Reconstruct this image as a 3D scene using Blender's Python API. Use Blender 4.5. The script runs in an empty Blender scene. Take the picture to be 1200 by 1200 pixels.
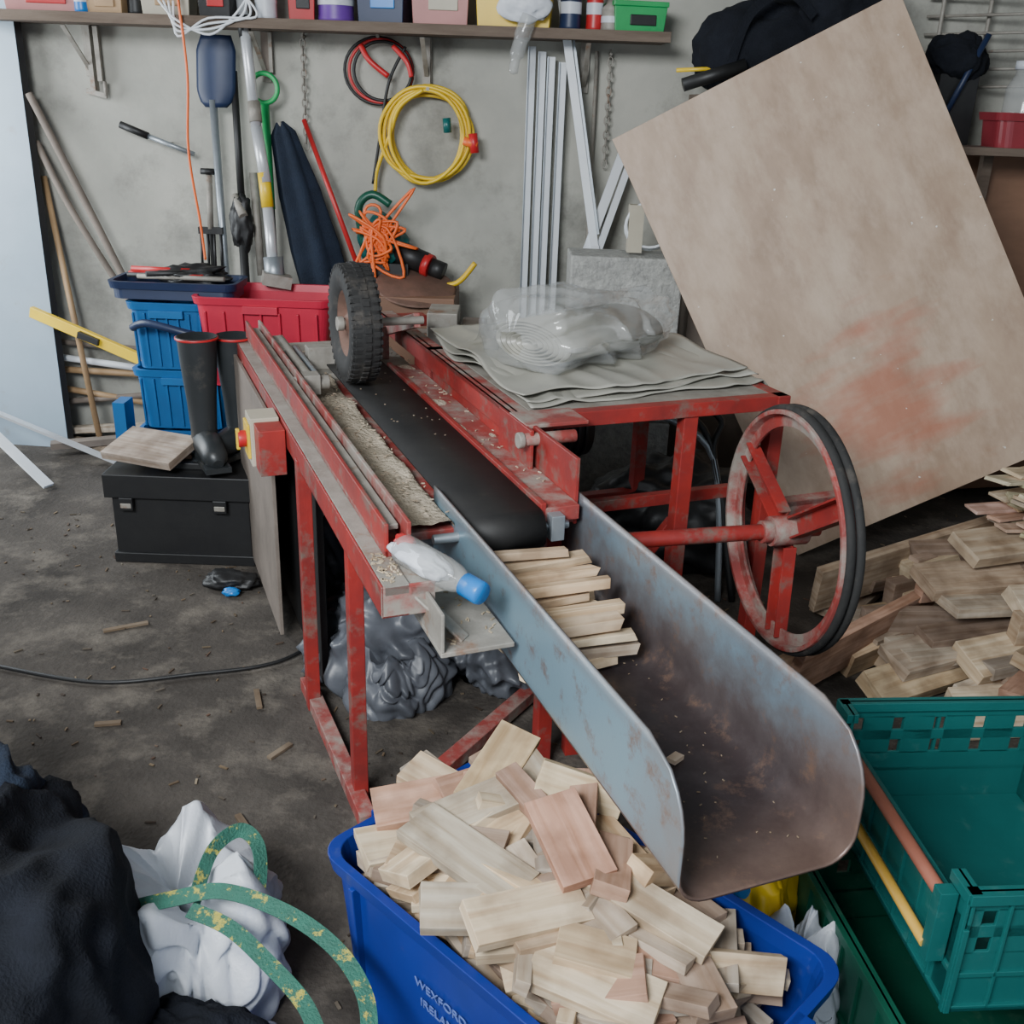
import bpy, bmesh, math, random
from mathutils import Vector, Matrix, Euler, noise
random.seed(7)
PHI=math.radians(21.87)
def ML(r,s,z):
    return Vector((r*math.cos(PHI)-s*math.sin(PHI), r*math.sin(PHI)+s*math.cos(PHI), z))
MT=Matrix.Rotation(PHI,4,'Z')

# ---------------------------------------------------------------- materials
def c4(c): return (c[0],c[1],c[2],1)
def mat(name,c1,c2=None,scale=6,rough=.7,metal=0,bump=.15,c3=None,d_scale=4,d_lo=.52,d_hi=.62,alpha=1,stretch=(1,1,1),spec=.5,detail=6,coord='Object',bscale=None):
    m=bpy.data.materials.new(name);m.use_nodes=True
    n=m.node_tree;N=n.nodes;Lk=n.links
    b=N['Principled BSDF']
    tc=N.new('ShaderNodeTexCoord');mp=N.new('ShaderNodeMapping')
    mp.inputs['Scale'].default_value=stretch
    Lk.new(tc.outputs[coord],mp.inputs[0])
    nz=N.new('ShaderNodeTexNoise');nz.inputs['Scale'].default_value=scale;nz.inputs['Detail'].default_value=detail
    nz.inputs['Roughness'].default_value=.65
    Lk.new(mp.outputs[0],nz.inputs['Vector'])
    rp=N.new('ShaderNodeValToRGB');e=rp.color_ramp.elements
    e[0].position=.32;e[1].position=.68
    c2=c2 or tuple(x*.8 for x in c1)
    e[0].color=c4(c1);e[1].color=c4(c2)
    Lk.new(nz.outputs[0],rp.inputs[0])
    out=rp.outputs[0]
    if c3:
        n2=N.new('ShaderNodeTexNoise');n2.inputs['Scale'].default_value=d_scale;n2.inputs['Detail'].default_value=8
        n2.inputs['Roughness'].default_value=.7
        Lk.new(mp.outputs[0],n2.inputs['Vector'])
        r2=N.new('ShaderNodeValToRGB');r2.color_ramp.elements[0].position=d_lo;r2.color_ramp.elements[1].position=d_hi
        Lk.new(n2.outputs[0],r2.inputs[0])
        mx=N.new('ShaderNodeMixRGB');mx.inputs[2].default_value=c4(c3)
        Lk.new(r2.outputs[0],mx.inputs[0]);Lk.new(out,mx.inputs[1]);out=mx.outputs[0]
    Lk.new(out,b.inputs['Base Color'])
    b.inputs['Roughness'].default_value=rough;b.inputs['Metallic'].default_value=metal
    b.inputs['Specular IOR Level'].default_value=spec
    if alpha<1: b.inputs['Alpha'].default_value=alpha
    if bump:
        bp=N.new('ShaderNodeBump');bp.inputs['Strength'].default_value=bump;bp.inputs['Distance'].default_value=.01
        n3=N.new('ShaderNodeTexNoise');n3.inputs['Scale'].default_value=bscale or scale*5;n3.inputs['Detail'].default_value=5
        Lk.new(mp.outputs[0],n3.inputs['Vector'])
        Lk.new(n3.outputs[0],bp.inputs['Height']);Lk.new(bp.outputs[0],b.inputs['Normal'])
    return m
def woodmat(name,rough=.8,su=2.5,sv=34):
    m=bpy.data.materials.new(name);m.use_nodes=True
    n=m.node_tree;N=n.nodes;Lk=n.links;b=N['Principled BSDF']
    uv=N.new('ShaderNodeTexCoord');mp=N.new('ShaderNodeMapping');mp.inputs['Scale'].default_value=(su,sv,1)
    Lk.new(uv.outputs['UV'],mp.inputs[0])
    nz=N.new('ShaderNodeTexNoise');nz.inputs['Scale'].default_value=1.6;nz.inputs['Detail'].default_value=6;nz.inputs['Distortion'].default_value=.5
    Lk.new(mp.outputs[0],nz.inputs['Vector'])
    rp=N.new('ShaderNodeValToRGB');e=rp.color_ramp.elements
    e[0].position=.3;e[0].color=(.68,.60,.52,1);e[1].position=.62;e[1].color=(1,1,1,1)
    Lk.new(nz.outputs[0],rp.inputs[0])
    at=N.new('ShaderNodeAttribute');at.attribute_name='col'
    mx=N.new('ShaderNodeMixRGB');mx.blend_type='MULTIPLY';mx.inputs[0].default_value=1
    Lk.new(at.outputs[0],mx.inputs[1]);Lk.new(rp.outputs[0],mx.inputs[2])
    n2=N.new('ShaderNodeTexNoise');n2.inputs['Scale'].default_value=11;n2.inputs['Detail'].default_value=7
    Lk.new(uv.outputs['Object'],n2.inputs['Vector'])
    r2=N.new('ShaderNodeValToRGB');r2.color_ramp.elements[0].position=.38;r2.color_ramp.elements[0].color=(.48,.44,.41,1);r2.color_ramp.elements[1].position=.58
    Lk.new(n2.outputs[0],r2.inputs[0])
    m2=N.new('ShaderNodeMixRGB');m2.blend_type='MULTIPLY';m2.inputs[0].default_value=.7
    Lk.new(mx.outputs[0],m2.inputs[1]);Lk.new(r2.outputs[0],m2.inputs[2])
    Lk.new(m2.outputs[0],b.inputs['Base Color'])
    b.inputs['Roughness'].default_value=rough;b.inputs['Specular IOR Level'].default_value=.3
    bp=N.new('ShaderNodeBump');bp.inputs['Strength'].default_value=.3;bp.inputs['Distance'].default_value=.004
    Lk.new(nz.outputs[0],bp.inputs['Height']);Lk.new(bp.outputs[0],b.inputs['Normal'])
    return m

M={}
M['wall']=mat('wall_plaster',(.46,.45,.395),(.32,.32,.285),scale=1.4,rough=.92,bump=.35,c3=(.18,.177,.157),d_scale=1.9,d_lo=.5,d_hi=.72,bscale=14)
M['wallp']=mat('wall_plain',(.20,.20,.19),(.15,.15,.14),scale=1.6,rough=.92,bump=.2,bscale=14)
M['floor']=mat('floor_concrete',(.090,.078,.067),(.036,.031,.027),scale=2.6,rough=.95,bump=.5,c3=(.165,.143,.118),d_scale=5,d_lo=.50,d_hi=.74,bscale=60,spec=.25)
M['red']=mat('red_paint',(.34,.026,.021),(.19,.023,.021),scale=7,rough=.5,bump=.12,c3=(.16,.11,.09),d_scale=11,d_lo=.52,d_hi=.66)
M['redw']=mat('red_paint_worn',(.32,.040,.033),(.20,.048,.043),scale=9,rough=.6,bump=.2,c3=(.28,.245,.21),d_scale=7,d_lo=.43,d_hi=.60)
M['steel']=mat('steel_dusty',(.36,.34,.30),(.23,.21,.18),scale=12,rough=.6,metal=.2,bump=.15,c3=(.24,.14,.09),d_scale=8,d_lo=.58,d_hi=.68)
M['galv']=mat('galvanised',(.36,.40,.43),(.28,.31,.34),scale=10,rough=.4,metal=.6,bump=.05)
M['alum']=mat('aluminium',(.66,.68,.70),(.55,.57,.6),scale=5,rough=.35,metal=.4,bump=.03)
M['pvc']=mat('white_pvc',(.74,.77,.80),(.64,.68,.72),scale=4,rough=.4,bump=.02)
M['belt']=mat('belt_rubber',(.012,.012,.013),(.024,.023,.022),scale=5,rough=.6,bump=.1,c3=(.07,.06,.05),d_scale=22,d_lo=.62,d_hi=.8,spec=.3)
M['rub']=mat('tyre_rubber',(.012,.012,.012),(.024,.023,.022),scale=8,rough=.8,bump=.2,c3=(.07,.06,.05),d_scale=10,d_lo=.55,d_hi=.72)
M['bootr']=mat('boot_rubber',(.02,.023,.025),(.03,.033,.035),scale=4,rough=.38,bump=.05,c3=(.10,.09,.075),d_scale=6,d_lo=.58,d_hi=.75)
M['black']=mat('black_plastic',(.009,.009,.010),(.015,.015,.015),scale=8,rough=.5,bump=.05)
M['blackcloth']=mat('black_fabric',(.007,.008,.011),(.012,.014,.020),scale=12,rough=.95,bump=.4,bscale=180,spec=.2)
M['navycloth']=mat('navy_fabric',(.014,.022,.040),(.009,.014,.025),scale=10,rough=.9,bump=.4,bscale=180,spec=.3)
M['denim']=mat('denim',(.03,.055,.11),(.02,.038,.08),scale=14,rough=.95,bump=.5,bscale=200)
M['bluebin']=mat('blue_plastic',(.007,.026,.24),(.005,.020,.17),scale=3,rough=.4,bump=.04,c3=(.05,.07,.18),d_scale=14,d_lo=.62,d_hi=.78)
M['bluecr']=mat('blue_crate_plastic',(.01,.13,.36),(.01,.10,.28),scale=3,rough=.45,bump=.04)
M['redcr']=mat('red_crate_plastic',(.60,.025,.06),(.48,.02,.05),scale=3,rough=.42,bump=.04)
M['teal']=mat('teal_plastic',(.005,.115,.108),(.004,.085,.08),scale=3,rough=.35,bump=.05,c3=(.06,.15,.135),d_scale=15,d_lo=.58,d_hi=.8)
M['green']=mat('green_plastic',(.005,.085,.050),(.004,.062,.037),scale=3,rough=.38,bump=.05,c3=(.05,.12,.08),d_scale=15,d_lo=.58,d_hi=.8)
M['yellow']=mat('yellow_plastic',(.80,.55,.02),(.68,.44,.02),scale=4,rough=.4,bump=.03)
M['amber']=mat('amber_bar',(.6,.36,.06),(.5,.28,.05),scale=4,rough=.45,bump=.03)
M['orange']=mat('orange_cable',(.85,.16,.03),(.75,.12,.02),scale=4,rough=.45,bump=.02)
M['redp']=mat('red_plastic',(.55,.02,.025),(.42,.02,.02),scale=4,rough=.4,bump=.02)
M['reddk']=mat('dark_red_basket',(.26,.03,.04),(.18,.022,.03),scale=4,rough=.3,bump=.02)
M['greenp']=mat('green_handle',(.02,.36,.10),(.02,.28,.08),scale=4,rough=.4,bump=.02)
M['bluep']=mat('bright_blue',(.01,.20,.60),(.01,.16,.5),scale=4,rough=.35,bump=.02)
M['white']=mat('white_woven_plastic',(.64,.67,.71),(.52,.55,.61),scale=5,rough=.42,bump=.12,bscale=150,c3=(.36,.40,.50),d_scale=4,d_lo=.54,d_hi=.70)
M['clear']=mat('clear_plastic',(.50,.51,.50),(.42,.43,.42),scale=6,rough=.10,bump=.15,alpha=.38,bscale=8,spec=1.0)
M['poly']=mat('polythene_grey',(.42,.41,.35),(.33,.32,.28),scale=3,rough=.33,bump=.15,bscale=7,c3=(.5,.46,.36),d_scale=10,d_lo=.62,d_hi=.75)
M['saw']=mat('sawdust',(.56,.48,.37),(.40,.34,.26),scale=28,rough=1,bump=1,bscale=90,c3=(.28,.24,.19),d_scale=9,d_lo=.52,d_hi=.68,spec=.1)
M['conc']=mat('concrete_block',(.46,.46,.43),(.28,.28,.265),scale=30,rough=.95,bump=.9,bscale=60)
M['ply']=mat('plywood_face',(.47,.345,.25),(.31,.21,.145),scale=2.6,rough=.5,bump=.06,c3=(.54,.42,.32),d_scale=1.8,d_lo=.44,d_hi=.68,stretch=(2.2,1,1))
M['plyd']=mat('plywood_dark',(.24,.13,.08),(.17,.09,.055),scale=2,rough=.6,bump=.05,stretch=(1,3,1))
M['bluetin']=mat('painted_tin',(.34,.43,.51),(.28,.36,.43),scale=2,rough=.45,metal=.1,bump=.05,c3=(.28,.28,.28),d_scale=5,d_lo=.6,d_hi=.75)
M['wood']=woodmat('sawn_timber')
M['shelfw']=mat('shelf_timber',(.17,.13,.10),(.11,.08,.06),scale=4,rough=.9,bump=.3,stretch=(1,8,8))
M['handle']=mat('ash_handle',(.42,.27,.14),(.3,.19,.10),scale=5,rough=.6,bump=.1)
M['oldhandle']=mat('weathered_handle',(.22,.18,.15),(.14,.115,.095),scale=5,rough=.8,bump=.2)
M['rock']=mat('tarp_grey',(.125,.135,.155),(.07,.075,.088),scale=5,rough=.42,bump=.15,bscale=16)
M['terra']=mat('terracotta_bar',(.34,.12,.075),(.26,.09,.06),scale=5,rough=.5,bump=.05)
M['cream']=mat('cream_plastic',(.5,.46,.36),(.42,.38,.29),scale=4,rough=.5,bump=.03)
M['purple']=mat('purple_label',(.16,.05,.35),(.10,.03,.25),scale=4,rough=.45,bump=.02)
M['pink']=mat('faded_pink_tub',(.5,.22,.2),(.4,.17,.16),scale=4,rough=.5,bump=.03)
M['navyp']=mat('navy_plastic',(.015,.03,.08),(.01,.02,.06),scale=4,rough=.45,bump=.03)
M['rustred']=mat('hub_rust',(.22,.12,.09),(.13,.08,.06),scale=12,rough=.7,metal=.3,bump=.2)
M['lettering']=mat('pale_lettering',(.10,.16,.42),(.08,.12,.36),scale=20,rough=.6,bump=0)
M['strap']=mat('green_yellow_webbing',(.025,.13,.09),(.025,.10,.07),scale=30,rough=.8,bump=.5,bscale=200,c3=(.36,.33,.06),d_scale=26,d_lo=.56,d_hi=.60)

def chutemat():
    m=bpy.data.materials.new('chute_steel');m.use_nodes=True
    n=m.node_tree;N=n.nodes;Lk=n.links;b=N['Principled BSDF']
    tc=N.new('ShaderNodeTexCoord');sp=N.new('ShaderNodeSeparateXYZ');Lk.new(tc.outputs['Object'],sp.inputs[0])
    nz=N.new('ShaderNodeTexNoise');nz.inputs['Scale'].default_value=6;nz.inputs['Detail'].default_value=8;nz.inputs['Roughness'].default_value=.7
    Lk.new(tc.outputs['Object'],nz.inputs['Vector'])
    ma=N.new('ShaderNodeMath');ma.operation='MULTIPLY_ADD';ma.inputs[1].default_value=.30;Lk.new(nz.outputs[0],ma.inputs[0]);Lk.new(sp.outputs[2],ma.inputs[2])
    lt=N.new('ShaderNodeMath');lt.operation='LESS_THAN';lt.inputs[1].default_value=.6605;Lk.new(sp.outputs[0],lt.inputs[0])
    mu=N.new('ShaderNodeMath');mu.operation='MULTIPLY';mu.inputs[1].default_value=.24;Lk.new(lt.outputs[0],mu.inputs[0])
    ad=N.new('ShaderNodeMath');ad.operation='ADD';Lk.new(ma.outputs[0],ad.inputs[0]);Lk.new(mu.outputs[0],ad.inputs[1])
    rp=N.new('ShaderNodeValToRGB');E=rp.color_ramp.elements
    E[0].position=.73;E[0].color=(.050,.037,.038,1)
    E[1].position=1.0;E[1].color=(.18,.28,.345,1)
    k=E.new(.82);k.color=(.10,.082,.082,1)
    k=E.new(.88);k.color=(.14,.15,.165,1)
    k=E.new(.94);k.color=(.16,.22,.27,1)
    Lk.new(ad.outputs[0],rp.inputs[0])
    n2=N.new('ShaderNodeTexNoise');n2.inputs['Scale'].default_value=15;n2.inputs['Detail'].default_value=8;n2.inputs['Roughness'].default_value=.75
    Lk.new(tc.outputs['Object'],n2.inputs['Vector'])
    r2=N.new('ShaderNodeValToRGB');r2.color_ramp.elements[0].position=.54;r2.color_ramp.elements[1].position=.70
    Lk.new(n2.outputs[0],r2.inputs[0])
    mx=N.new('ShaderNodeMixRGB');mx.inputs[2].default_value=(.17,.105,.075,1)
    Lk.new(r2.outputs[0],mx.inputs[0]);Lk.new(rp.outputs[0],mx.inputs[1])
    er=N.new('ShaderNodeMapRange');er.inputs[1].default_value=.775;er.inputs[2].default_value=.812;Lk.new(sp.outputs[2],er.inputs[0])
    em=N.new('ShaderNodeMath');em.operation='MULTIPLY';Lk.new(er.outputs[0],em.inputs[0]);Lk.new(nz.outputs[0],em.inputs[1])
    m3=N.new('ShaderNodeMixRGB');m3.inputs[2].default_value=(.22,.13,.085,1);Lk.new(em.outputs[0],m3.inputs[0]);Lk.new(mx.outputs[0],m3.inputs[1])
    yr=N.new('ShaderNodeMapRange');yr.inputs[1].default_value=1.14;yr.inputs[2].default_value=.97;Lk.new(sp.outputs[1],yr.inputs[0])
    ym=N.new('ShaderNodeMath');ym.operation='MULTIPLY';Lk.new(yr.outputs[0],ym.inputs[0]);Lk.new(nz.outputs[0],ym.inputs[1])
    m4=N.new('ShaderNodeMixRGB');m4.inputs[2].default_value=(.20,.125,.09,1);Lk.new(ym.outputs[0],m4.inputs[0]);Lk.new(m3.outputs[0],m4.inputs[1])
    Lk.new(m4.outputs[0],b.inputs['Base Color'])
    b.inputs['Metallic'].default_value=.3;b.inputs['Roughness'].default_value=.38
    bp=N.new('ShaderNodeBump');bp.inputs['Strength'].default_value=.12;bp.inputs['Distance'].default_value=.005
    Lk.new(n2.outputs[0],bp.inputs['Height']);Lk.new(bp.outputs[0],b.inputs['Normal'])
    return m
M['chute']=chutemat()

# ---------------------------------------------------------------- mesh builder
class MB:
    def __init__(s):
        s.v=[];s.f=[];s.m=[];s.uv=[];s.c=[];s.sm=[];s.mats=[];s.T=Matrix.Identity(4)
    def mi(s,m):
        m=M[m] if isinstance(m,str) else m
        if m not in s.mats: s.mats.append(m)
        return s.mats.index(m)
    def add(s,vs,fs,m,smooth=False,uvs=None,col=(1,1,1)):
        o=len(s.v);k=s.mi(m)
        s.v+= [s.T@Vector(x) for x in vs]
        for i,f in enumerate(fs):
            s.f.append([o+j for j in f]);s.m.append(k);s.sm.append(smooth if not isinstance(smooth,list) else smooth[i])
            s.uv.append(uvs[i] if uvs else [(vs[j][0],vs[j][1]) for j in f]);s.c.append(col)
    def box(s,c,d,m,rot=None,col=(1,1,1),taper=1,jit=0):
        hx,hy,hz=d[0]/2,d[1]/2,d[2]/2
        P=[(x*hx,y*hy,z*hz) for z in(-1,1) for y in(-1,1) for x in(-1,1)]
        if taper!=1: P=[(x*(taper if z<0 else 1),y*(taper if z<0 else 1),z) for x,y,z in P]
        if jit: P=[tuple(q*(1+random.uniform(-jit,jit)) for q in p) for p in P]
        F=[(0,2,3,1),(4,5,7,6),(0,1,5,4),(2,6,7,3),(0,4,6,2),(1,3,7,5)]
        la=max(range(3),key=lambda i:d[i]);off=(random.random()*9,random.random()*9)
        uvs=[]
        for f in F:
            ax=min(range(3),key=lambda k:max(abs(P[j][k]-P[f[0]][k]) for j in f))
            o=[k for k in range(3) if k!=ax]
            if la in o: a=la;b=[k for k in o if k!=la][0]
            else: a,b=o
            uvs.append([(P[j][a]+off[0],P[j][b]+off[1]) for j in f])
        R=Matrix.Identity(4)
        if rot is not None: R=rot.to_4x4() if isinstance(rot,Matrix) else Euler(rot).to_matrix().to_4x4()
        X=Matrix.Translation(c)@R
        s.add([X@Vector(p) for p in P],F,m,False,uvs,col)
    def bx(s,x0,x1,y0,y1,z0,z1,m,col=(1,1,1)):
        s.box(((x0+x1)/2,(y0+y1)/2,(z0+z1)/2),(abs(x1-x0),abs(y1-y0),abs(z1-z0)),m,None,col)
    def beam(s,p1,p2,w,h,m,up=(0,0,1),col=(1,1,1)):
        p1,p2=Vector(p1),Vector(p2);d=(p2-p1);L=d.length;x=d.normalized();u=Vector(up)
        if abs(x.dot(u))>.98:u=Vector((0,1,0))
        y=u.cross(x).normalized();z=x.cross(y)
        s.box((p1+p2)/2,(L,w,h),m,Matrix((x,y,z)).transposed(),col)
    def sweep(s,pts,r,m,seg=8,closed=False,flat=None,up=(0,0,1),caps=True,col=(1,1,1)):
        pts=[Vector(p) for p in pts];n=len(pts);vs=[];fs=[]
        pn=None
        for i,p in enumerate(pts):
            a=pts[(i-1)%n] if (closed or i>0) else p; b=pts[(i+1)%n] if (closed or i<n-1) else p
            t=(b-a).normalized() if (b-a).length>1e-9 else Vector((1,0,0))
            if flat is not None:
                u=Vector(up);sd=t.cross(u)
                if sd.length<1e-3: sd=t.orthogonal()
                sd.normalize();nn=sd.cross(t).normalized()
                w,h=flat
                for (aa,bb) in((-w,-h),(w,-h),(w,h),(-w,h)): vs.append(p+sd*aa/2+nn*bb/2)
            else:
                if pn is None: pn=t.orthogonal().normalized()
                pn=(pn-t*pn.dot(t))
                pn=pn.normalized() if pn.length>1e-6 else t.orthogonal().normalized()
                bn=t.cross(pn)
                rr=r[i] if isinstance(r,(list,tuple)) else r
                for k in range(seg):
                    g=2*math.pi*k/seg;vs.append(p+(pn*math.cos(g)+bn*math.sin(g))*rr)
        K=4 if flat is not None else seg
        for i in range(n if closed else n-1):
            j=(i+1)%n
            for k in range(K): fs.append((i*K+k,i*K+(k+1)%K,j*K+(k+1)%K,j*K+k))
        sm=[flat is None]*len(fs)
        if caps and not closed:
            fs.append(tuple(range(K-1,-1,-1)));fs.append(tuple((n-1)*K+k for k in range(K)));sm+=[False,False]
        s.add(vs,fs,m,sm,None,col)
    def rod(s,p1,p2,r,m,r2=None,seg=14):
        s.sweep([p1,p2],[r,r if r2 is None else r2],m,seg)
    def lathe(s,prof,o,ax,m,seg=32,close=False,smooth=True):
        ax=Vector(ax).normalized();u=ax.orthogonal().normalized();w=ax.cross(u);o=Vector(o);vs=[];fs=[];n=len(prof)
        for k in range(seg):
            g=2*math.pi*k/seg;d=u*math.cos(g)+w*math.sin(g)
            for (r,h) in prof: vs.append(o+d*r+ax*h)
        for k in range(seg):
            k2=(k+1)%seg
            for i in range(n if close else n-1):
                j=(i+1)%n
                fs.append((k*n+i,k2*n+i,k2*n+j,k*n+j))
        s.add(vs,fs,m,smooth)
    def grid(s,fn,nu,nv,m,smooth=True):
        vs=[fn(i/nu,j/nv) for j in range(nv+1) for i in range(nu+1)]
        fs=[(j*(nu+1)+i,j*(nu+1)+i+1,(j+1)*(nu+1)+i+1,(j+1)*(nu+1)+i) for j in range(nv) for i in range(nu)]
        s.add(vs,fs,m,smooth)
    def blob(s,c,sc,m,amp=.12,freq=2.5,sub=5,seed=0,floor=None,mode='soft',rotz=0):
        bm=bmesh.new();bmesh.ops.create_icosphere(bm,subdivisions=sub,radius=1)
        vs=[];S=Vector((seed*7.3,seed*3.1,seed))
        for v in bm.verts:
            p=v.co.copy();q=p*freq+S
            if mode=='soft':
                d=noise.noise(q)+.4*noise.noise(q*2.1)+.22*(1-2.5*abs(noise.noise(q*1.7+Vector((3,3,3)))))
            else:
                w=Vector((noise.noise(q*.7),noise.noise(q*.7+Vector((5,1,2))),noise.noise(q*.7+Vector((1,7,4)))))*.9
                d=.9*noise.noise(q*.8)+.5*(.45-abs(noise.noise(Vector((q.x*1.6,q.y*1.6,q.z*.7))+w))*1.9)+.2*(.4-abs(noise.noise(q*2.6+w*1.5))*1.7)
            p*=1+amp*d
            p=Vector((p.x*sc[0],p.y*sc[1],p.z*sc[2]))
            p.rotate(Euler((0,0,rotz)));p+=Vector(c)
            if floor is not None and p.z<floor: p.z=floor
            vs.append(p)
        fs=[tuple(v.index for v in f.verts) for f in bm.faces];bm.free()
        s.add(vs,fs,m,True)
    def sack(s,c,R,H,m,seed=0,el=1.0,pl=9,rotz=0,am=.11):
        c=Vector(c);S=seed*5.17;NU,NV=220,50
        def fn(u,v):
            g=2*math.pi*u;cg=Vector((math.cos(g),math.sin(g),0))
            wob=1.3*noise.noise(Vector((cg.x*1.3+S,cg.y*1.3,v*2.0)))
            ph=pl*g+9*wob
            rid=1-abs(math.sin(ph*.5))**.7
            rid2=1-abs(math.sin(pl*g*.5*1.0+6*v+7*noise.noise(Vector((cg.x*1.8,cg.y*1.8+S,v*2.5)))))**.8
            if v<.72:
                t=v/.72;rad=1.0+.10*math.sin(math.pi*t)-.38*t**2.2;z=H*t
            else:
                t=(v-.72)/.28;rad=.62-.62*t;z=H*(1-.30*t**1.5)
            amp=am*(.35+.65*math.sin(math.pi*min(1,v/.95)))
            big=.34*noise.noise(Vector((cg.x*1.1+S,cg.y*1.1+3,v*1.8)))
            mid=.12*noise.noise(Vector((cg.x*3+S,cg.y*3,v*5)))
            rad*=1+big+mid-amp*(rid-.35)-.8*amp*(rid2-.35)
            z*=1+.55*noise.noise(Vector((cg.x*1.2+S,cg.y*1.2+7,v*.8)))
            z+=.08*H*rid2*math.sin(math.pi*v)
            p=Vector((cg.x*rad*R*el,cg.y*rad*R,max(z,0)))
            p.rotate(Euler((0,0,rotz)))
            return c+p
        s.grid(fn,NU,NV,m)
    def build(s,name,bevel=0,solid=0,T=None,parent=None):
        me=bpy.data.meshes.new(name)
        me.from_pydata([tuple(v) for v in s.v],[],s.f)
        for m in s.mats: me.materials.append(m)
        me.polygons.foreach_set('material_index',s.m)
        me.polygons.foreach_set('use_smooth',s.sm)
        me.uv_layers.new(name='UVMap')
        uvf=[x for fu in s.uv for q in fu for x in (q[0],q[1])]
        me.uv_layers['UVMap'].data.foreach_set('uv',uvf)
        me.color_attributes.new('col','FLOAT_COLOR','CORNER')
        cf=[]
        for i,f in enumerate(s.f): cf+= [s.c[i][0],s.c[i][1],s.c[i][2],1.0]*len(f)
        me.color_attributes['col'].data.foreach_set('color',cf)
        me.update()
        ob=bpy.data.objects.new(name,me);bpy.context.scene.collection.objects.link(ob)
        if T is not None: ob.matrix_world=T
        if parent is not None: ob.parent=parent
        if solid:
            k=ob.modifiers.new('thick','SOLIDIFY');k.thickness=solid;k.offset=0
        if bevel:
            k=ob.modifiers.new('bev','BEVEL');k.width=bevel;k.segments=2;k.limit_method='ANGLE';k.angle_limit=math.radians(50)
        return ob
def empty(name):
    o=bpy.data.objects.new(name,None);bpy.context.scene.collection.objects.link(o);return o
def cr(pts,n=8,closed=False):
    P=[Vector(p) for p in pts];out=[];N=len(P)
    for i in range(N if closed else N-1):
        if closed:a,b,c,d=P[(i-1)%N],P[i],P[(i+1)%N],P[(i+2)%N]
        else:a,b,c,d=P[max(i-1,0)],P[i],P[i+1],P[min(i+2,N-1)]
        for k in range(n):
            t=k/n
            out.append(.5*((2*b)+(c-a)*t+(2*a-5*b+4*c-d)*t*t+(3*b-a-3*c+d)*t**3))
    if not closed: out.append(P[-1])
    return out
WOODC=[(.66,.49,.32),(.72,.57,.39),(.56,.43,.30),(.48,.39,.30),(.70,.58,.41),(.40,.30,.23),(.52,.32,.23),(.78,.64,.45),(.42,.37,.31),(.34,.25,.19),(.56,.48,.38),(.66,.50,.32),(.46,.40,.33)]
def wc():
    c=random.choice(WOODC);k=random.uniform(.70,1.08);return tuple(x*k for x in c)

# ---------------------------------------------------------------- room
b=MB();b.bx(-5,5,-2,5.2,-.1,0,'floor');b.build('floor')
b=MB();b.bx(-5,5,4.92,5.1,0,3.2,'wall');b.build('wall_back')
b=MB();b.bx(3.4,3.6,-1,4.92,0,3.2,'wallp');b.build('wall_right')
b=MB();b.bx(-3.6,-3.4,-1,3.2,0,3.2,'wallp');b.bx(-3.6,-3.4,3.2,4.92,2.2,3.2,'wallp');b.build('wall_left')
b=MB();b.bx(-5,5,-1,5.1,3.2,3.3,'wallp');b.build('ceiling')

b=MB()
for i in range(1100):
    x=random.uniform(-2.2,2.2);y=random.uniform(1.3,4.6)
    if x<-.2 and y>3.9: continue
    L=random.choice([.006,.010,.014,.02,.026]);w=random.uniform(.003,.007)
    c=wc();k=random.uniform(.18,.40)
    b.box((x,y,.003),(L,w,.003),'wood',(0,0,random.uniform(0,3.1)),tuple(q*k for q in c))
for (x,y,a,L) in [(-1.25,2.95,.5,.14),(-.72,2.55,1.9,.10),(-.6,2.3,1.0,.08),(-1.1,2.4,.2,.07),(-.62,2.0,2.2,.08)]:
    b.box((x,y,.006),(L,.016,.008),'wood',(0,0,a),(.20,.155,.11))
b.build('wood_chip_litter')

# ---------------------------------------------------------------- saw bench
BENCH=empty('saw_bench')
b=MB();b.T=MT
sq=.036
for s_,ro_ in ((2.10,.03),(2.55,0),(3.63,0)):
    b.bx(.41+ro_,.41+ro_+sq,s_-sq/2,s_+sq/2,0,.76,'red')
b.beam((.45,1.98,.02),(.43,2.66,.02),.04,.04,'redw')
S0=1.67
b.bx(.415,.42,S0,3.80,.735,.80,'red');b.bx(.415,.47,S0,3.80,.735,.741,'red')
b.bx(.42,.47,S0,3.80,.78,.80,'steel')
b.bx(.455,.51,1.80,3.80,.80,.815,'redw');b.bx(.455,.464,1.80,3.80,.80,.87,'red');b.bx(.501,.51,1.80,3.80,.80,.87,'redw')
b.bx(.472,.494,1.84,3.75,.84,.852,'steel')
b.bx(.415,.52,S0,S0+.006,.735,.80,'redw');b.bx(.47,.56,S0,1.80,.775,.795,'steel')
b.bx(.50,.645,1.57,2.0,.69,.70,'steel');b.bx(.50,.507,1.57,2.0,.70,.78,'steel')
b.beam((.47,1.70,.79),(.56,1.61,.70),.03,.006,'steel')
b.bx(.46,.95,1.98,3.78,.745,.765,'redw')
b.bx(.862,.948,1.95,3.3,.765,.80,'redw')
b.bx(.852,.866,1.95,3.3,.765,.812,'red')
b.bx(.948,.958,1.98,3.3,.74,.90,'red')
b.bx(.51,.95,3.3,3.78,.765,.785,'steel')
for s_ in (2.55,3.63): b.bx(.43,1.0,s_-.02,s_+.02,.70,.745,'red')
b.bx(.47,1.0,2.14,2.18,.70,.745,'red')
for s_ in (2.1,2.55): b.bx(.93,.97,s_-.02,s_+.02,0,.74,'red')
b.rod((.66,1.95,.757),(.85,1.95,.757),.036,'steel',seg=24)
b.rod((.60,1.95,.757),(.92,1.95,.757),.011,'galv')
b.bx(.868,.90,1.92,1.98,.73,.79,'galv')
Z=.90
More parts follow.
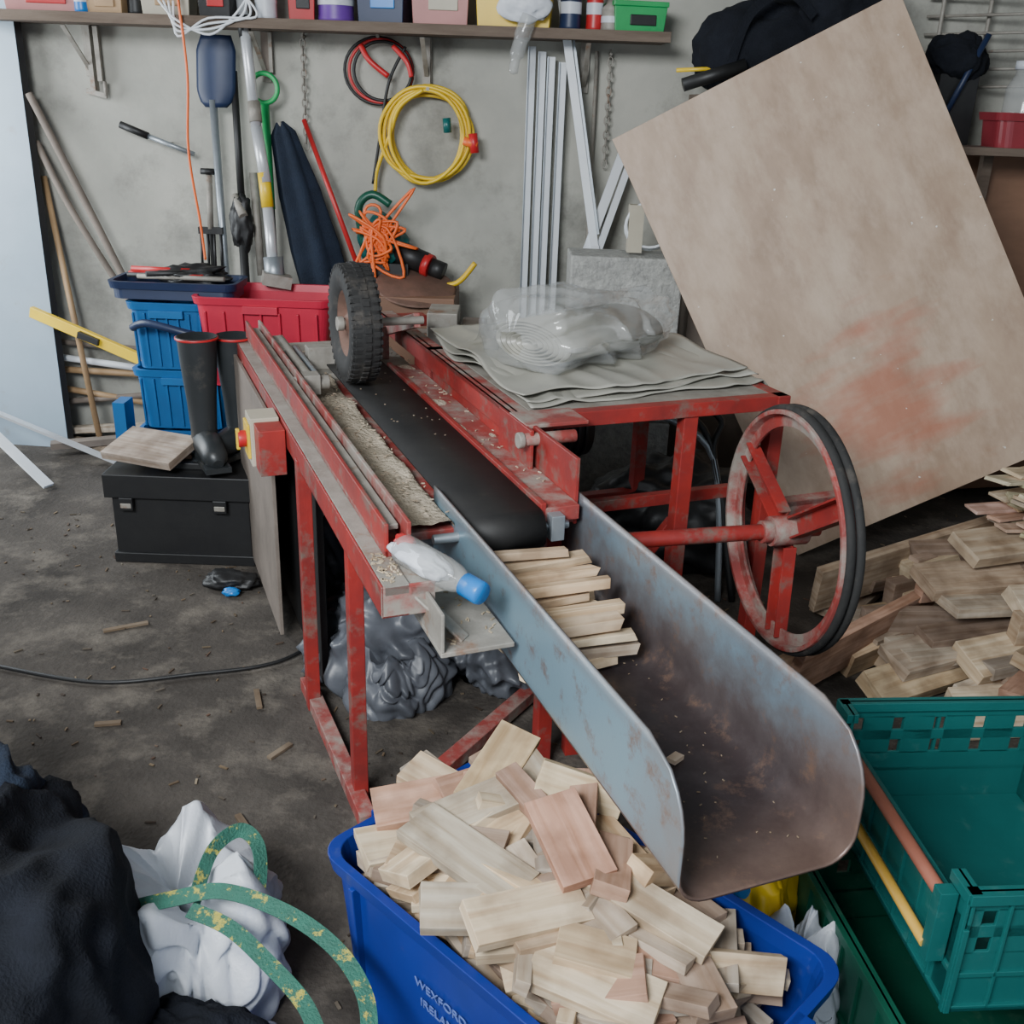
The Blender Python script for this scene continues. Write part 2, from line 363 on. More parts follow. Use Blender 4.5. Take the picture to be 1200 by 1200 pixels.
b.bx(.93,1.76,2.315,2.355,Z-.04,Z,'red');b.bx(1.72,1.76,2.31,3.12,Z-.04,Z,'red');b.bx(.93,1.76,3.08,3.12,Z-.04,Z,'red')
b.bx(.93,.985,2.33,3.72,Z-.012,Z,'redw');b.bx(.93,.94,2.33,3.72,Z-.06,Z,'red')
b.bx(.99,1.73,2.34,3.09,Z-.01,Z-.002,'steel')
b.bx(.93,1.1,3.66,3.72,Z-.05,Z-.01,'red')
for r_,s_ in ((1.45,2.34),(1.735,2.34),(.97,3.1),(1.73,3.1)):
    b.bx(r_-.022,r_+.022,s_-.02,s_+.02,0,Z-.04,'red')
b.bx(.97,1.75,2.45,2.48,.55,.585,'red')
b.bx(1.1,1.75,3.08,3.12,.3,.34,'red')
b.beam((1.12,2.45,.04),(1.47,2.4,.52),.03,.03,'red')
b.beam((.66,2.10,.03),(1.12,2.45,.03),.045,.035,'redw')
b.bx(1.72,2.0,2.24,2.29,.59,.605,'redw');b.bx(1.72,2.0,2.24,2.246,.55,.605,'redw')
b.bx(.93,1.10,2.24,2.36,Z-.008,Z+.002,'redw')
b.bx(.925,.935,2.2,2.42,.78,Z,'red')
b.add([(.94,2.30,Z-.01),(1.03,2.30,Z-.01),(1.03,2.30,.80),(.94,2.30,.72),(.94,2.31,Z-.01),(1.03,2.31,Z-.01),(1.03,2.31,.80),(.94,2.31,.72)],
      [(0,1,2,3),(4,7,6,5),(0,4,5,1),(1,5,6,2),(2,6,7,3),(3,7,4,0)],'red')
b.rod((.90,2.21,.875),(1.05,2.21,.875),.016,'redw');b.rod((.895,2.21,.875),(.91,2.21,.875),.02,'steel')
b.bx(.52,.57,3.0,3.06,.80,.86,'steel');b.bx(.52,.56,3.4,3.62,.80,.85,'steel')
b.rod((.545,3.03,.84),(.545,3.6,.84),.016,'steel');b.rod((.49,3.03,.83),(.60,3.03,.83),.022,'steel')
b.rod((.58,3.1,.83),(.58,3.5,.83),.01,'galv')
b.bx(.60,.80,3.36,3.42,.785,.86,'steel')
b.bx(.72,.90,3.45,3.50,.785,.9,'redw')
b.bx(.33,.41,2.80,2.90,.66,.80,'cream');b.bx(.34,.412,2.71,2.80,.66,.79,'red')
b.bx(.322,.33,2.81,2.89,.68,.78,'yellow');b.rod((.325,2.85,.73),(.30,2.85,.73),.024,'redp',seg=20)
b.bx(.295,.305,2.842,2.858,.70,.76,'yellow')
b.bx(.40,.412,2.95,3.75,.03,.76,'oldhandle')
b.bx(.47,.49,2.62,3.6,.03,.70,'black')
b.bx(.68,.94,1.9,1.94,.55,.588,'red');b.beam((.92,1.92,.57),(.95,2.1,.45),.03,.03,'red')
b.build('bench_frame',bevel=.002,parent=BENCH)

b=MB();b.T=MT
b.rod((1.02,2.82,.70),(1.36,2.82,.70),.10,'black',seg=28)
for k in range(12): b.rod((1.05+k*.025,2.82,.70),(1.06+k*.025,2.82,.70),.107,'black',seg=28)
b.rod((.99,2.82,.70),(1.02,2.82,.70),.075,'steel',seg=24)
b.bx(1.1,1.28,2.74,2.9,.0,.61,'black');b.bx(1.15,1.25,2.76,2.88,.79,.84,'black')
b.build('drive_motor',bevel=.003,parent=BENCH)

b=MB()
W0=ML(1.60,2.04,0);A=PHI-math.radians(8)
b.T=Matrix.Translation((W0.x,W0.y,.62))@Matrix.Rotation(A,4,'Z')
R_=.318
b.lathe([(R_,-.028),(R_,.028),(R_-.012,.028),(R_-.014,.004),(R_-.045,.004),(R_-.045,-.004),(R_-.014,-.004),(R_-.012,-.028)],(0,0,0),(1,0,0),'redw',seg=72,close=True)
for xo in(-.008,.018):
    prof=[(R_+.003+.010*math.cos(t),xo+.012*math.sin(t)) for t in [i*math.pi/4 for i in range(8)]]
    b.lathe(prof,(0,0,0),(1,0,0),'rub',seg=72,close=True)
for k in range(3):
    g=math.radians(-93+120*k);d=Vector((0,math.cos(g),math.sin(g)));n_=Vector((0,-math.sin(g),math.cos(g)))
    for o in(-.026,.026):
        b.beam(d*.04+n_*o,d*(R_-.02)+n_*o,.036,.006,'red',up=n_)
    b.beam(d*.04+Vector((.012,0,0)),d*(R_-.02)+Vector((.012,0,0)),.006,.054,'red',up=n_)
b.rod((-.05,0,0),(.05,0,0),.040,'redw',seg=28);b.rod((-.62,0,0),(.09,0,0),.021,'red',seg=20)
b.rod((-.075,0,0),(-.05,0,0),.03,'redw',seg=20)
b.bx(-.60,-.52,-.05,.05,-.05,.05,'redw');b.bx(-.58,-.54,-.02,.45,-.07,-.03,'red');b.bx(-.58,-.54,-.02,.02,-.62,-.03,'red')
b.build('flywheel_pulley',bevel=.001,parent=BENCH)

b=MB();b.T=MT
zc=.757;rr=.043;pr=[]
for i in range(17):
    g=math.radians(90+180*i/16);pr.append((1.95+rr*math.cos(g),zc+rr*math.sin(g)))
for i in range(17):
    g=math.radians(270+180*i/16);pr.append((3.4+rr*math.cos(g)*.5,zc+rr*math.sin(g)))
n=len(pr);vs=[];
for (s_,z_) in pr: vs+=[(.660,s_,z_),(.850,s_,z_)]
fs=[(2*i,2*i+1,2*((i+1)%n)+1,2*((i+1)%n)) for i in range(n)]
b.add(vs,fs,'belt',True)
b.build('conveyor_belt',solid=.005,parent=BENCH)

b=MB();b.T=MT
def sd(u,v):
    r=.512+u*.147;s_=1.97+v*1.35
    h=.780+.016*(noise.noise(Vector((r*14,s_*7,3)))+.3)+.005*noise.noise(Vector((r*60,s_*60,0)))
    return (r,s_,h if 0<u<1 else .768)
b.grid(sd,16,110,'saw')
def sd2(u,v):
    r=.87+u*.075;s_=2.4+v*.9
    return (r,s_,.7985+.007*noise.noise(Vector((r*20,s_*9,8)))-.001)
b.grid(sd2,10,60,'saw')
for i in range(240):
    r=random.uniform(.51,.655) if i%4 else random.uniform(.86,.95);s_=random.uniform(2.0,3.7)
    b.box((r,s_,.802 if r>.66 else .792),(random.uniform(.006,.014),.003,.002),'wood',(0,0,random.uniform(0,3)),(.6,.5,.38))
for i in range(24):
    b.box((random.uniform(.68,.84),random.uniform(2.5,3.3),.804),(.005,.003,.002),'wood',(0,0,random.uniform(0,3)),(.3,.25,.19))
for i in range(60):
    b.box((random.uniform(.425,.465),random.uniform(1.68,1.82),.8015),(.009,.003,.002),'wood',(0,0,random.uniform(0,3)),(.6,.5,.36))
    b.box((random.uniform(.51,.64),random.uniform(1.58,1.9),.7015),(.010,.003,.002),'wood',(0,0,random.uniform(0,3)),(.5,.42,.3))
b.build('sawdust_layer',parent=BENCH)

b=MB();b.T=MT@Matrix.Translation((.70,3.1,.992))
R=.182
tp=[(.10,-.032),(.115,-.043),(.145,-.048),(.168,-.045),(.180,-.032),(R,0),(.180,.032),(.168,.045),(.145,.048),(.115,.043),(.10,.032)]
b.lathe(tp,(0,0,0),(1,0,0),'rub',seg=56)
for k in range(44):
    g=2*math.pi*k/44
    for xo,ph in((-.027,0),(0,.5),(.027,0)):
        gg=g+ph*2*math.pi/44;rad=R-.002-(.004 if xo else 0)
        b.box((xo,rad*math.cos(gg),rad*math.sin(gg)),(.021,.017,.010),'rub',(gg-math.pi/2,0,0))
    for xo in(-.041,.041):
        b.box((xo,.169*math.cos(g),.169*math.sin(g)),(.010,.012,.020),'rub',(g-math.pi/2,0,0))
b.lathe([(.105,-.034),(.098,-.03),(.085,-.005),(.04,-.012),(.02,-.03),(.0,-.03)],(0,0,0),(1,0,0),'rustred',seg=40)
b.lathe([(.105,.034),(.098,.03),(.085,.005),(.04,.012),(.0,.02)],(0,0,0),(1,0,0),'rustred',seg=40)
b.rod((-.05,0,0),(.22,0,0),.013,'steel')
b.rod((-.055,0,0),(-.035,0,0),.022,'steel')
b.beam((.20,0,0),(.20,.40,-.11),.02,.045,'redw')
b.build('feed_roller_tyre',bevel=.0015,parent=BENCH)

b=MB()
r0,r1,z0,z1,rad=.66,.965,.592,.812,.05
prof=[]
for i in range(9): prof.append((r0,z1-(z1-z0-rad)*i/8))
for i in range(1,7):
    g=math.radians(180+90*i/6);prof.append((r0+rad+rad*math.cos(g),z0+rad+rad*math.sin(g)))
for i in range(1,10): prof.append((r0+rad+(r1-r0-2*rad)*i/9,z0))
for i in range(1,7):
    g=math.radians(270+90*i/6);prof.append((r1-rad+rad*math.cos(g),z0+rad+rad*math.sin(g)))
for i in range(1,9): prof.append((r1,z0+rad+(z1-z0-rad)*i/8))
RN=.12
def near(z):
    h=z-(z1-RN)
    return .965+(RN-math.sqrt(max(RN*RN-h*h,0)) if h>0 else 0)
vs=[];ns=40
for (r,z) in prof:
    sf=2.13 if r<.8 else 2.07
    sn=near(z)
    for k in range(ns+1):
        t=(k/ns)**1.5
        vs.append((r,sn+(sf-sn)*t,z))
fs=[(i*(ns+1)+k,(i+1)*(ns+1)+k,(i+1)*(ns+1)+k+1,i*(ns+1)+k+1) for i in range(len(prof)-1) for k in range(ns)]
b.add(vs,fs,'chute',True)
b.build('discharge_chute',solid=.005,parent=BENCH,T=MT)
b=MB();b.T=MT
for i in range(45): b.box((random.uniform(.70,.93),random.uniform(1.0,1.6),.5962),(random.uniform(.002,.006),.0015,.0015),'wood',(0,0,random.uniform(0,3)),(.35,.28,.2))
b.box((.83,1.27,.60),(.03,.018,.008),'wood',(0,.1,.5),(.6,.5,.4));b.build('chute_sawdust',parent=BENCH)

b=MB();b.T=MT
for lay in range(6):
    z=.612+lay*.027
    for k in range(5):
        s_=1.60+k*.058+random.uniform(-.012,.012)
        if lay>3 and k<2: continue
        if lay>4 and k<4: continue
        L=random.uniform(.19,.255)
        b.box((.672+L/2,s_,z),(L,random.uniform(.024,.048),random.uniform(.015,.024)),'wood',(random.uniform(-.3,.3),random.uniform(-.03,.03),random.uniform(-.09,.09)),tuple(q*1.1 for q in random.choice(WOODC[:5])),jit=.06)
b.build('kindling_sticks',bevel=.001)

b=MB();b.T=MT@Matrix.Translation((.555,1.645,.775))@Matrix.Rotation(math.radians(-62),4,'Z')@Matrix.Rotation(.12,4,'Y')
b.lathe([(0,-.1),(.026,-.1),(.031,-.09),(.031,.02),(.028,.05),(.014,.085),(.014,.09)],(-.06,0,.033),(1,0,0),'clear',seg=24)
b.lathe([(.0,.06),(.021,.06),(.023,.055),(.023,.015),(0,.015)],(.0,0,.033),(1,0,0),'bluep',seg=24)
b.blob((-.10,0,.033),(.075,.032,.024),'white',amp=.35,freq=1.3,sub=4,seed=4,mode='fold')
b.blob((-.15,.0,.05),(.025,.016,.012),'redp',amp=.3,freq=2,sub=3,seed=5)
b.build('water_bottle')

# polythene on table
b=MB();b.T=MT
for k in range(3):
    z=.905+.009*k
    def fn(u,v,z=z,k=k):
        r=.99+u*(.80-.02*k)+.05*noise.noise(Vector((v*2.2,k*3,0)));s_=2.36+.10*u+.03*k+v*(.85-.05*u)+.05*noise.noise(Vector((u*3,k*2,5)))
        h=z+.010*noise.noise(Vector((u*4,v*4,k)))+.035*max(0,noise.noise(Vector((u*2.2+1,v*3,1))))+.02*(.2-abs(noise.noise(Vector((u*5,v*2+u*3,k*2)))))
        if r>1.765: h-=(r-1.765)*1.2
        return (r,s_,max(h,.902+.004*k) if r<=1.765 else h)
    b.grid(fn,60,46,'poly')
b.build('plastic_sheet_stack',solid=.003)
b=MB()
P0=Vector((.03,2.94,.99));P1=Vector((.42,3.34,.99));ax=(P1-P0).normalized();sd_=Vector((0,0,1)).cross(ax).normalized()
pts=[];N_=170
for i in range(N_):
    g=i/N_*2*math.pi*6.5;rr=.012+.085*i/N_+.004*noise.noise(Vector((g*.8,1,1)))
    pts.append(P0+ (-sd_)*rr*1.6*math.cos(g)+Vector((0,0,1))*rr*.66*math.sin(g))
vs=[];
for p in pts: vs+=[p,p+ax*.45]
b.add(vs,[(2*i,2*i+1,2*i+3,2*i+2) for i in range(N_-1)],'poly',True)
b.build('polythene_roll',solid=.004)
b=MB()
def env(u,v):
    g=u*2*math.pi;t=-.07+v*.60
    q=Vector((math.cos(g)*1.1,math.sin(g)*1.1,v*2.0))
    w=.8*noise.noise(q*.9)
    crs=1-abs(math.sin(3.2*g+6*w+2*v))**.6
    crs2=1-abs(math.sin(7*v+2.4*g+4*w))**.6
    k=1+.30*noise.noise(q*.9)-.16*(crs-.3)+.14*(crs2-.3)+.06*noise.noise(q*4)
    end=1-.75*max(0,(.10-v)/.10)**2
    wd=.19*k*(1-.40*max(0,v-.5)*2)*end;ht=.13*k*(1-.35*max(0,v-.4))*end
    p=P0+ax*t+(-sd_)*(wd*math.cos(g)-.0)+Vector((0,0,1))*(ht*math.sin(g)+.012)
    if p.z<.93:p.z=.93+.006*noise.noise(q*3)
    return p
b.grid(env,180,110,'clear')
def skirt(u,v):
    p=P0+ax*(.02+.42*u)+sd_*(.10+.20*v)
    p.z=.935+.05*(1-v)*(1+noise.noise(Vector((u*3,v*3,2))))+.05*(1-abs(math.sin(5*u+4*v+3*noise.noise(Vector((u*2,v*2,9))))))
    return p
b.grid(skirt,60,40,'clear')
b.build('polythene_wrap')

# ---------------------------------------------------------------- plywood
def sheet(name,P,e1,e2,L1,L2,m,th=.012):
    e1=Vector(e1).normalized();e2=Vector(e2).normalized();n=e1.cross(e2).normalized()
    T=Matrix((e1,e2,n)).transposed().to_4x4();T.translation=Vector(P)
    b=MB();b.bx(0,L1,0,L2,-th/2,th/2,m);return b.build(name,bevel=.001,T=T)
mp=M['ply'];N=mp.node_tree.nodes;Lk=mp.node_tree.links
bs=N['Principled BSDF'];src=bs.inputs['Base Color'].links[0].from_socket
tc=N.new('ShaderNodeTexCoord');m1=N.new('ShaderNodeMapping')
m1.inputs['Location'].default_value=(-.52,-1.36,0);Lk.new(tc.outputs['Object'],m1.inputs[0])
m1b=N.new('ShaderNodeMapping');m1b.inputs['Scale'].default_value=(2.6,2.6,1);Lk.new(m1.outputs[0],m1b.inputs[0])
ln=N.new('ShaderNodeVectorMath');ln.operation='LENGTH';Lk.new(m1b.outputs[0],ln.inputs[0])
m2=N.new('ShaderNodeMapping');m2.inputs['Rotation'].default_value=(0,0,.95);m2.inputs['Scale'].default_value=(2.0,6,1);Lk.new(tc.outputs['Object'],m2.inputs[0])
ns_=N.new('ShaderNodeTexNoise');ns_.inputs['Scale'].default_value=1.5;ns_.inputs['Detail'].default_value=8;Lk.new(m2.outputs[0],ns_.inputs['Vector'])
mm=N.new('ShaderNodeMath');mm.operation='SUBTRACT';Lk.new(ns_.outputs[0],mm.inputs[0])
m5=N.new('ShaderNodeMath');m5.operation='MULTIPLY';m5.inputs[1].default_value=.33;Lk.new(ln.outputs['Value'],m5.inputs[0]);Lk.new(m5.outputs[0],mm.inputs[1])
rp=N.new('ShaderNodeValToRGB');rp.color_ramp.elements[0].position=.22;rp.color_ramp.elements[1].position=.44;Lk.new(mm.outputs[0],rp.inputs[0])
m6=N.new('ShaderNodeMath');m6.operation='MULTIPLY';m6.inputs[1].default_value=.62;Lk.new(rp.outputs[0],m6.inputs[0])
mx=N.new('ShaderNodeMixRGB');mx.inputs[2].default_value=(.42,.115,.055,1);Lk.new(m6.outputs[0],mx.inputs[0]);Lk.new(src,mx.inputs[1])
n9=N.new('ShaderNodeTexNoise');n9.inputs['Scale'].default_value=40;n9.inputs['Detail'].default_value=3;Lk.new(tc.outputs['Object'],n9.inputs['Vector'])
r9=N.new('ShaderNodeValToRGB');r9.color_ramp.elements[0].position=.735;r9.color_ramp.elements[1].position=.76;Lk.new(n9.outputs[0],r9.inputs[0])
mx9=N.new('ShaderNodeMixRGB');mx9.inputs[2].default_value=(.7,.68,.63,1);Lk.new(r9.outputs[0],mx9.inputs[0]);Lk.new(mx.outputs[0],mx9.inputs[1])
Lk.new(mx9.outputs[0],bs.inputs['Base Color'])
sheet('plywood_sheet',(.328,4.1,1.517),(.882,0,.472),(.46,-.23,-.86),1.12,1.75,M['ply'])
sheet('plywood_sheet',(1.60,4.62,1.50),(.9,0,.05),(.1,-.10,-.9),1.2,1.5,M['plyd'])

# ---------------------------------------------------------------- blue bin with wood
BC=Vector((.115,1.35,0));BA=math.radians(-44)
def tub(b,L,W,H,m,tp=.88):
    def ring(l,w,z,rc=.05):
        out=[]
        for (cx,cy,a0) in((l/2-rc,w/2-rc,0),(-l/2+rc,w/2-rc,90),(-l/2+rc,-w/2+rc,180),(l/2-rc,-w/2+rc,270)):
            for i in range(7):
                g=math.radians(a0+90*i/6);out.append((cx+rc*math.cos(g),cy+rc*math.sin(g),z))
        return out
    R=[ring(L*tp,W*tp,0),ring(L-.02,W-.02,H-.03),ring(L,W,H-.03),ring(L+.01,W+.01,H),ring(L-.025,W-.025,H),ring(L-.035,W-.035,H-.03),ring(L*tp-.012,W*tp-.012,.01)]
    n=len(R[0]);vs=[p for r in R for p in r];fs=[]
    for i in range(len(R)-1):
        for k in range(n):
            k2=(k+1)%n;fs.append((i*n+k,i*n+k2,(i+1)*n+k2,(i+1)*n+k))
    fs.append(tuple((len(R)-1)*n+k for k in range(n)));fs.append(tuple(range(n-1,-1,-1)))
    b.add(vs,fs,m,False)
BT=Matrix.Translation(BC)@Matrix.Rotation(BA,4,'Z')
b=MB();b.T=BT
tub(b,.79,.44,.40,'bluebin')
b.bx(.385,.415,-.09,.09,.375,.40,'bluebin');b.bx(-.415,-.385,-.09,.09,.375,.40,'bluebin')
for x in(-.30,.30): b.box((x,-.207,.2),(.012,.018,.34),'bluebin',(math.radians(3.5),0,0))
BIN=b.build('blue_storage_bin',bevel=.002)
for txt,z in(('WEXFORD',.265),('IRELAND',.225)):
    cu=bpy.data.curves.new('bin_lettering','FONT');cu.body=txt;cu.size=.026;cu.extrude=.0008;cu.align_x='CENTER'
    cu.materials.append(M['lettering'])
    o=bpy.data.objects.new('bin_lettering',cu);bpy.context.scene.collection.objects.link(o)
    o.matrix_world=BT@Matrix.Translation((-.08,-.2105-(z-.25)*.06,z))@Matrix.Rotation(math.radians(90+3.5),4,'X')
    o.parent=BIN
b=MB();b.T=BT
def inbin(u,v,z,L,w,t,rot,c,jit=.03):
    R3=Euler(rot).to_matrix();hx=abs(R3[0][0])*L/2+abs(R3[0][1])*w/2+abs(R3[0][2])*t/2;hy=abs(R3[1][0])*L/2+abs(R3[1][1])*w/2+abs(R3[1][2])*t/2;hz=abs(R3[2][0])*L/2+abs(R3[2][1])*w/2
    if z-hz<.41:
        k=.88+.12*max(0,z-hz)/.4
        mu_=.395*k-.025-hx;mv=.22*k-.022-hy
        if mu_<0 or mv<0: return
        u=max(-mu_,min(mu_,u));v=max(-mv,min(mv,v))
    b.box((u,v,z),(L,w,t),'wood',rot,c,jit=jit)
for i in range(360):
    u=random.uniform(-.36,.35);v=random.uniform(-.19,.19)
    lay=random.random()
    top=.465-.28*max(0,u-.08)-.5*max(0,abs(v)-.08)-.15*max(0,-u-.22)
    if u>.25: top=.2
    z=.12+(top-.12)*(lay**.55)
    if random.random()<.25: L,w,t=random.uniform(.14,.24),random.uniform(.022,.04),random.uniform(.016,.03)
    else: L,w,t=random.uniform(.12,.23),random.uniform(.06,.10),random.uniform(.016,.028)
    inbin(u,v,z,L,w,t,(random.gauss(0,.2),random.gauss(0,.15),random.gauss(.9,.9)),wc())
for (u,v,z,L,w,t,rx,ry,rz,c) in [(-.02,.02,.51,.17,.095,.022,.1,.25,-.4,(.54,.31,.22)),(-.22,-.02,.475,.2,.08,.022,.1,-.1,1.3,(.50,.43,.33)),(-.27,.10,.48,.20,.085,.024,.2,-.2,1.9,(.70,.54,.33)),
      (-.14,-.10,.47,.24,.09,.022,.12,.08,.1,(.46,.40,.31)),(.02,-.12,.47,.20,.08,.022,.25,.1,1.2,(.66,.53,.37)),(.14,.04,.46,.22,.07,.022,.15,.15,.2,(.58,.48,.35)),(.1,.14,.45,.18,.05,.03,.1,.5,1.5,(.66,.48,.30)),(-.1,.14,.505,.16,.06,.02,1.2,.3,.7,(.66,.54,.36)),(.3,.0,.32,.14,.07,.02,.5,.1,1.1,(.38,.26,.2)),(.27,.09,.39,.17,.06,.02,1.1,.2,.9,(.66,.53,.37)),(-.31,.02,.445,.2,.08,.022,.1,.2,.3,(.62,.48,.33)),(-.05,-.15,.45,.2,.08,.022,.3,.1,.9,(.48,.42,.33)),(.16,-.12,.43,.20,.09,.022,.15,.1,.4,(.64,.53,.38)),(.05,.05,.48,.14,.06,.03,.2,.1,2.2,(.44,.28,.2)),(-.13,.06,.49,.2,.045,.03,.2,.1,-.2,(.38,.25,.19)),(-.20,.14,.47,.21,.06,.025,.1,.1,-.3,(.50,.44,.35)),(-.06,.10,.50,.19,.05,.028,.1,.1,-.9,(.42,.27,.2))]:
    b.box((u,v,z),(L,w,t),'wood',(rx,ry,rz),c,jit=.02)
b.build('kindling_offcuts',bevel=.0012)

# ---------------------------------------------------------------- green crates
def crate(b,L,W,H,m,cut=0):
    b.bx(-W/2,W/2,-L/2,L/2,0,.008,m)
    def wall(ax,sgn,c):
        a0=-L/2 if ax=='x' else -W/2;a1=-a0;d=(W/2 if ax=='x' else L/2)*sgn
        def B(u0,u1,w0,w1,z0,z1):
            if ax=='x': b.bx(d-w0*sgn,d-w1*sgn,u0,u1,z0,z1,m)
            else: b.bx(u0,u1,d-w0*sgn,d-w1*sgn,z0,z1,m)
        top=H-c
        if c:
            B(a0,a1,.006,.012,0,top)
            B(a0,a0+.06,.006,.012,0,H);B(a1-.06,a1,.006,.012,0,H)
            B(a0+.06,a1-.06,-.004,.02,top-.02,top)
            B(a0,a0+.06,-.004,.02,H-.02,H);B(a1-.06,a1,-.004,.02,H-.02,H)
        else:
            B(a0,a1,.006,.012,0,H*.5)
            B(a0,a1,.006,.012,H*.62,H*.72);B(a0,a1,.006,.012,H*.84,H)
            nn=5
            for i in range(nn+1):
                u=a0+(a1-a0)*i/nn
                B(max(a0,u-.032),min(a1,u+.032),.006,.012,H*.48,H*.86)
            B(a0,a1,-.004,.02,H-.02,H)
        B(a0,a1,0,.012,H*.3,H*.3+.01);B(a0,a1,0,.012,.0,.012)
        k=int((a1-a0)/.07)
        for i in range(k+1):
            u=a0+(a1-a0)*i/k;B(u-.003,u+.003,0,.01,0,top-.01)
    wall('x',-1,cut);wall('x',1,cut);wall('y',-1,0);wall('y',1,0)
b=MB();b.T=Matrix.Translation((.87,1.49,0))@Matrix.Rotation(math.radians(8),4,'Z')
crate(b,.58,.48,.275,'green',.02)
b.build('green_storage_crate',bevel=.001)
b=MB();b.T=Matrix.Translation((.93,1.56,.28))@Matrix.Rotation(math.radians(5),4,'Z')
crate(b,.56,.44,.245,'teal',.06)
b.sweep([(-.235,-.22,.2),(-.235,.22,.2)],.012,'terra',10)
b.sweep([(-.245,-.23,.10),(-.245,.20,.10)],.010,'amber',10)
b.bx(-.25,-.22,-.25,-.225,.08,.22,'teal');b.bx(-.25,-.22,.215,.235,.08,.22,'teal')
b.build('teal_storage_crate',bevel=.001)

b=MB();b.sack((.52,1.68,0),.11,.28,'yellow',seed=3,pl=4);b.rod((.46,1.60,.23),(.48,1.58,.238),.02,'bluep');b.build('yellow_plastic_bag')
b=MB();b.sack((.575,1.50,0),.085,.20,'white',seed=6,pl=4,am=.07);b.build('white_plastic_bag')

# ---------------------------------------------------------------- firewood heap right
b=MB()
C=Vector((2.12,3.12))
for i in range(100):
    a=random.uniform(0,6.28);d=.85*math.sqrt(random.random())
    x=C.x+d*math.cos(a);y=C.y+d*.6*math.sin(a)
    if y>3.55 or x>3.2: continue
    h=.50*(1-d/.95)
    z=h*random.random()**.4+.03
    L=random.uniform(.45,.90);w=random.uniform(.09,.15);t=random.uniform(.03,.05)
    if random.random()<.25: w,t=t,w
    b.box((x,y,z),(L,w,t),'wood',(random.gauss(.08,.12),random.gauss(0,.05),random.gauss(.45,.2)),wc(),jit=.015)
for i in range(110):
    k=i//7
    b.box((1.86+random.uniform(-.14,.30),3.17+random.uniform(-.12,.10),.38+k*.0125),(random.uniform(.24,.40),random.uniform(.05,.10),.011),'wood',(random.gauss(0,.04),random.gauss(0,.04),random.gauss(.4,.16)),tuple(q*random.uniform(.85,1.1) for q in (.70,.58,.42)),jit=.03)
for (x,y,z,L,w,t,rx,ry,rz,c) in [(1.30,2.98,.14,1.20,.035,.17,.25,-.04,.68,(.50,.31,.22)),(1.34,2.76,.06,.60,.12,.05,.45,0,.50,(.62,.48,.31)),(1.10,2.95,.05,.75,.05,.09,.1,0,.7,(.50,.37,.26)),(1.66,2.78,.14,.60,.14,.05,.35,-.06,.30,(.62,.5,.35)),(1.62,2.58,.05,.65,.16,.045,.30,0,.15,(.68,.56,.41)),
      (1.38,3.26,.20,.8,.035,.17,.2,-.1,.45,(.50,.39,.28)),(1.58,3.00,.27,.60,.13,.045,.3,.05,.30,(.52,.40,.29)),(1.84,2.86,.26,.6,.15,.045,.4,0,.2,(.60,.5,.37)),(1.70,3.10,.36,.55,.14,.04,.3,0,.35,(.50,.40,.29)),(1.20,2.72,.03,.35,.04,.03,0,0,1.0,(.5,.4,.3)),(1.98,2.64,.1,.6,.15,.05,.3,0,.3,(.6,.5,.36)),(1.28,3.36,.05,.6,.14,.03,.1,0,.9,(.42,.33,.25))]:
    b.box((x,y,z),(L,w,t),'wood',(rx,ry,rz),c,jit=.015)
b.build('firewood_pile',bevel=.0015)

# ---------------------------------------------------------------- bottom left
b=MB()
b.blob((-.87,1.22,.20),(.26,.42,.33),'blackcloth',amp=.30,freq=1.6,sub=6,seed=2,floor=0,mode='fold')
b.blob((-1.02,1.50,.24),(.22,.23,.25),'navycloth',amp=.32,freq=1.7,sub=6,seed=9,floor=0,mode='fold')
b.blob((-1.27,1.72,.22),(.22,.24,.32),'denim',amp=.18,freq=1.3,sub=6,seed=11,floor=0,mode='fold')
b.build('dark_jacket_heap')
b=MB()
b.sack((-.62,1.55,0),.21,.26,'white',seed=5,el=.95,pl=7,am=.12)
b.sack((-.42,1.16,0),.19,.19,'white',seed=15,el=1.0,pl=7,am=.12)
b.build('woven_bulk_bag')
b=MB();b.blob((-.56,1.30,.04),(.18,.10,.14),'blackcloth',amp=.3,freq=1.6,sub=5,seed=4,floor=0,mode='fold');b.build('black_cloth')
b=MB()
p=cr([(-.68,1.42,.28),(-.58,1.43,.305),(-.49,1.436,.32),(-.37,1.39,.32),(-.275,1.334,.30),(-.215,1.26,.28),(-.20,1.19,.25),(-.23,1.16,.22),(-.27,1.20,.22),(-.32,1.28,.23),(-.39,1.34,.25),(-.47,1.39,.28),(-.55,1.42,.29)],8)
b.sweep(p,0,'strap',flat=(.028,.003),up=(.25,-.5,.8))
p=cr([(-.56,1.47,.26),(-.545,1.55,.31),(-.505,1.60,.32),(-.465,1.58,.295),(-.455,1.52,.24),(-.48,1.48,.18)],8)
b.sweep(p,0,'strap',flat=(.028,.003),up=(.6,-.6,.3))
b.build('webbing_strap')
b=MB();b.sweep(cr([(-1.75,2.75,.012),(-1.5,2.66,.012),(-1.2,2.60,.012),(-.95,2.66,.012),(-.71,2.75,.012),(-.55,2.95,.02),(-.35,3.0,.05)],10),.006,'black',8);b.build('power_cable')

b=MB();b.T=MT
for (r,s_,z,a,c_,h) in [(.72,2.74,.10,.24,.20,.24),(1.02,2.66,.08,.2,.2,.20),(.75,3.05,.2,.2,.2,.26),(1.05,3.0,.12,.22,.22,.22)]:
    b.blob((r,s_,z),(a,c_,h),'rock',amp=.60,freq=1.9,sub=6,seed=int(r*31+s_*7),floor=0,mode='fold')
b.sack((.66,2.56,0),.15,.17,'rock',seed=21,pl=7,am=.15)
b.build('crumpled_tarpaulin')

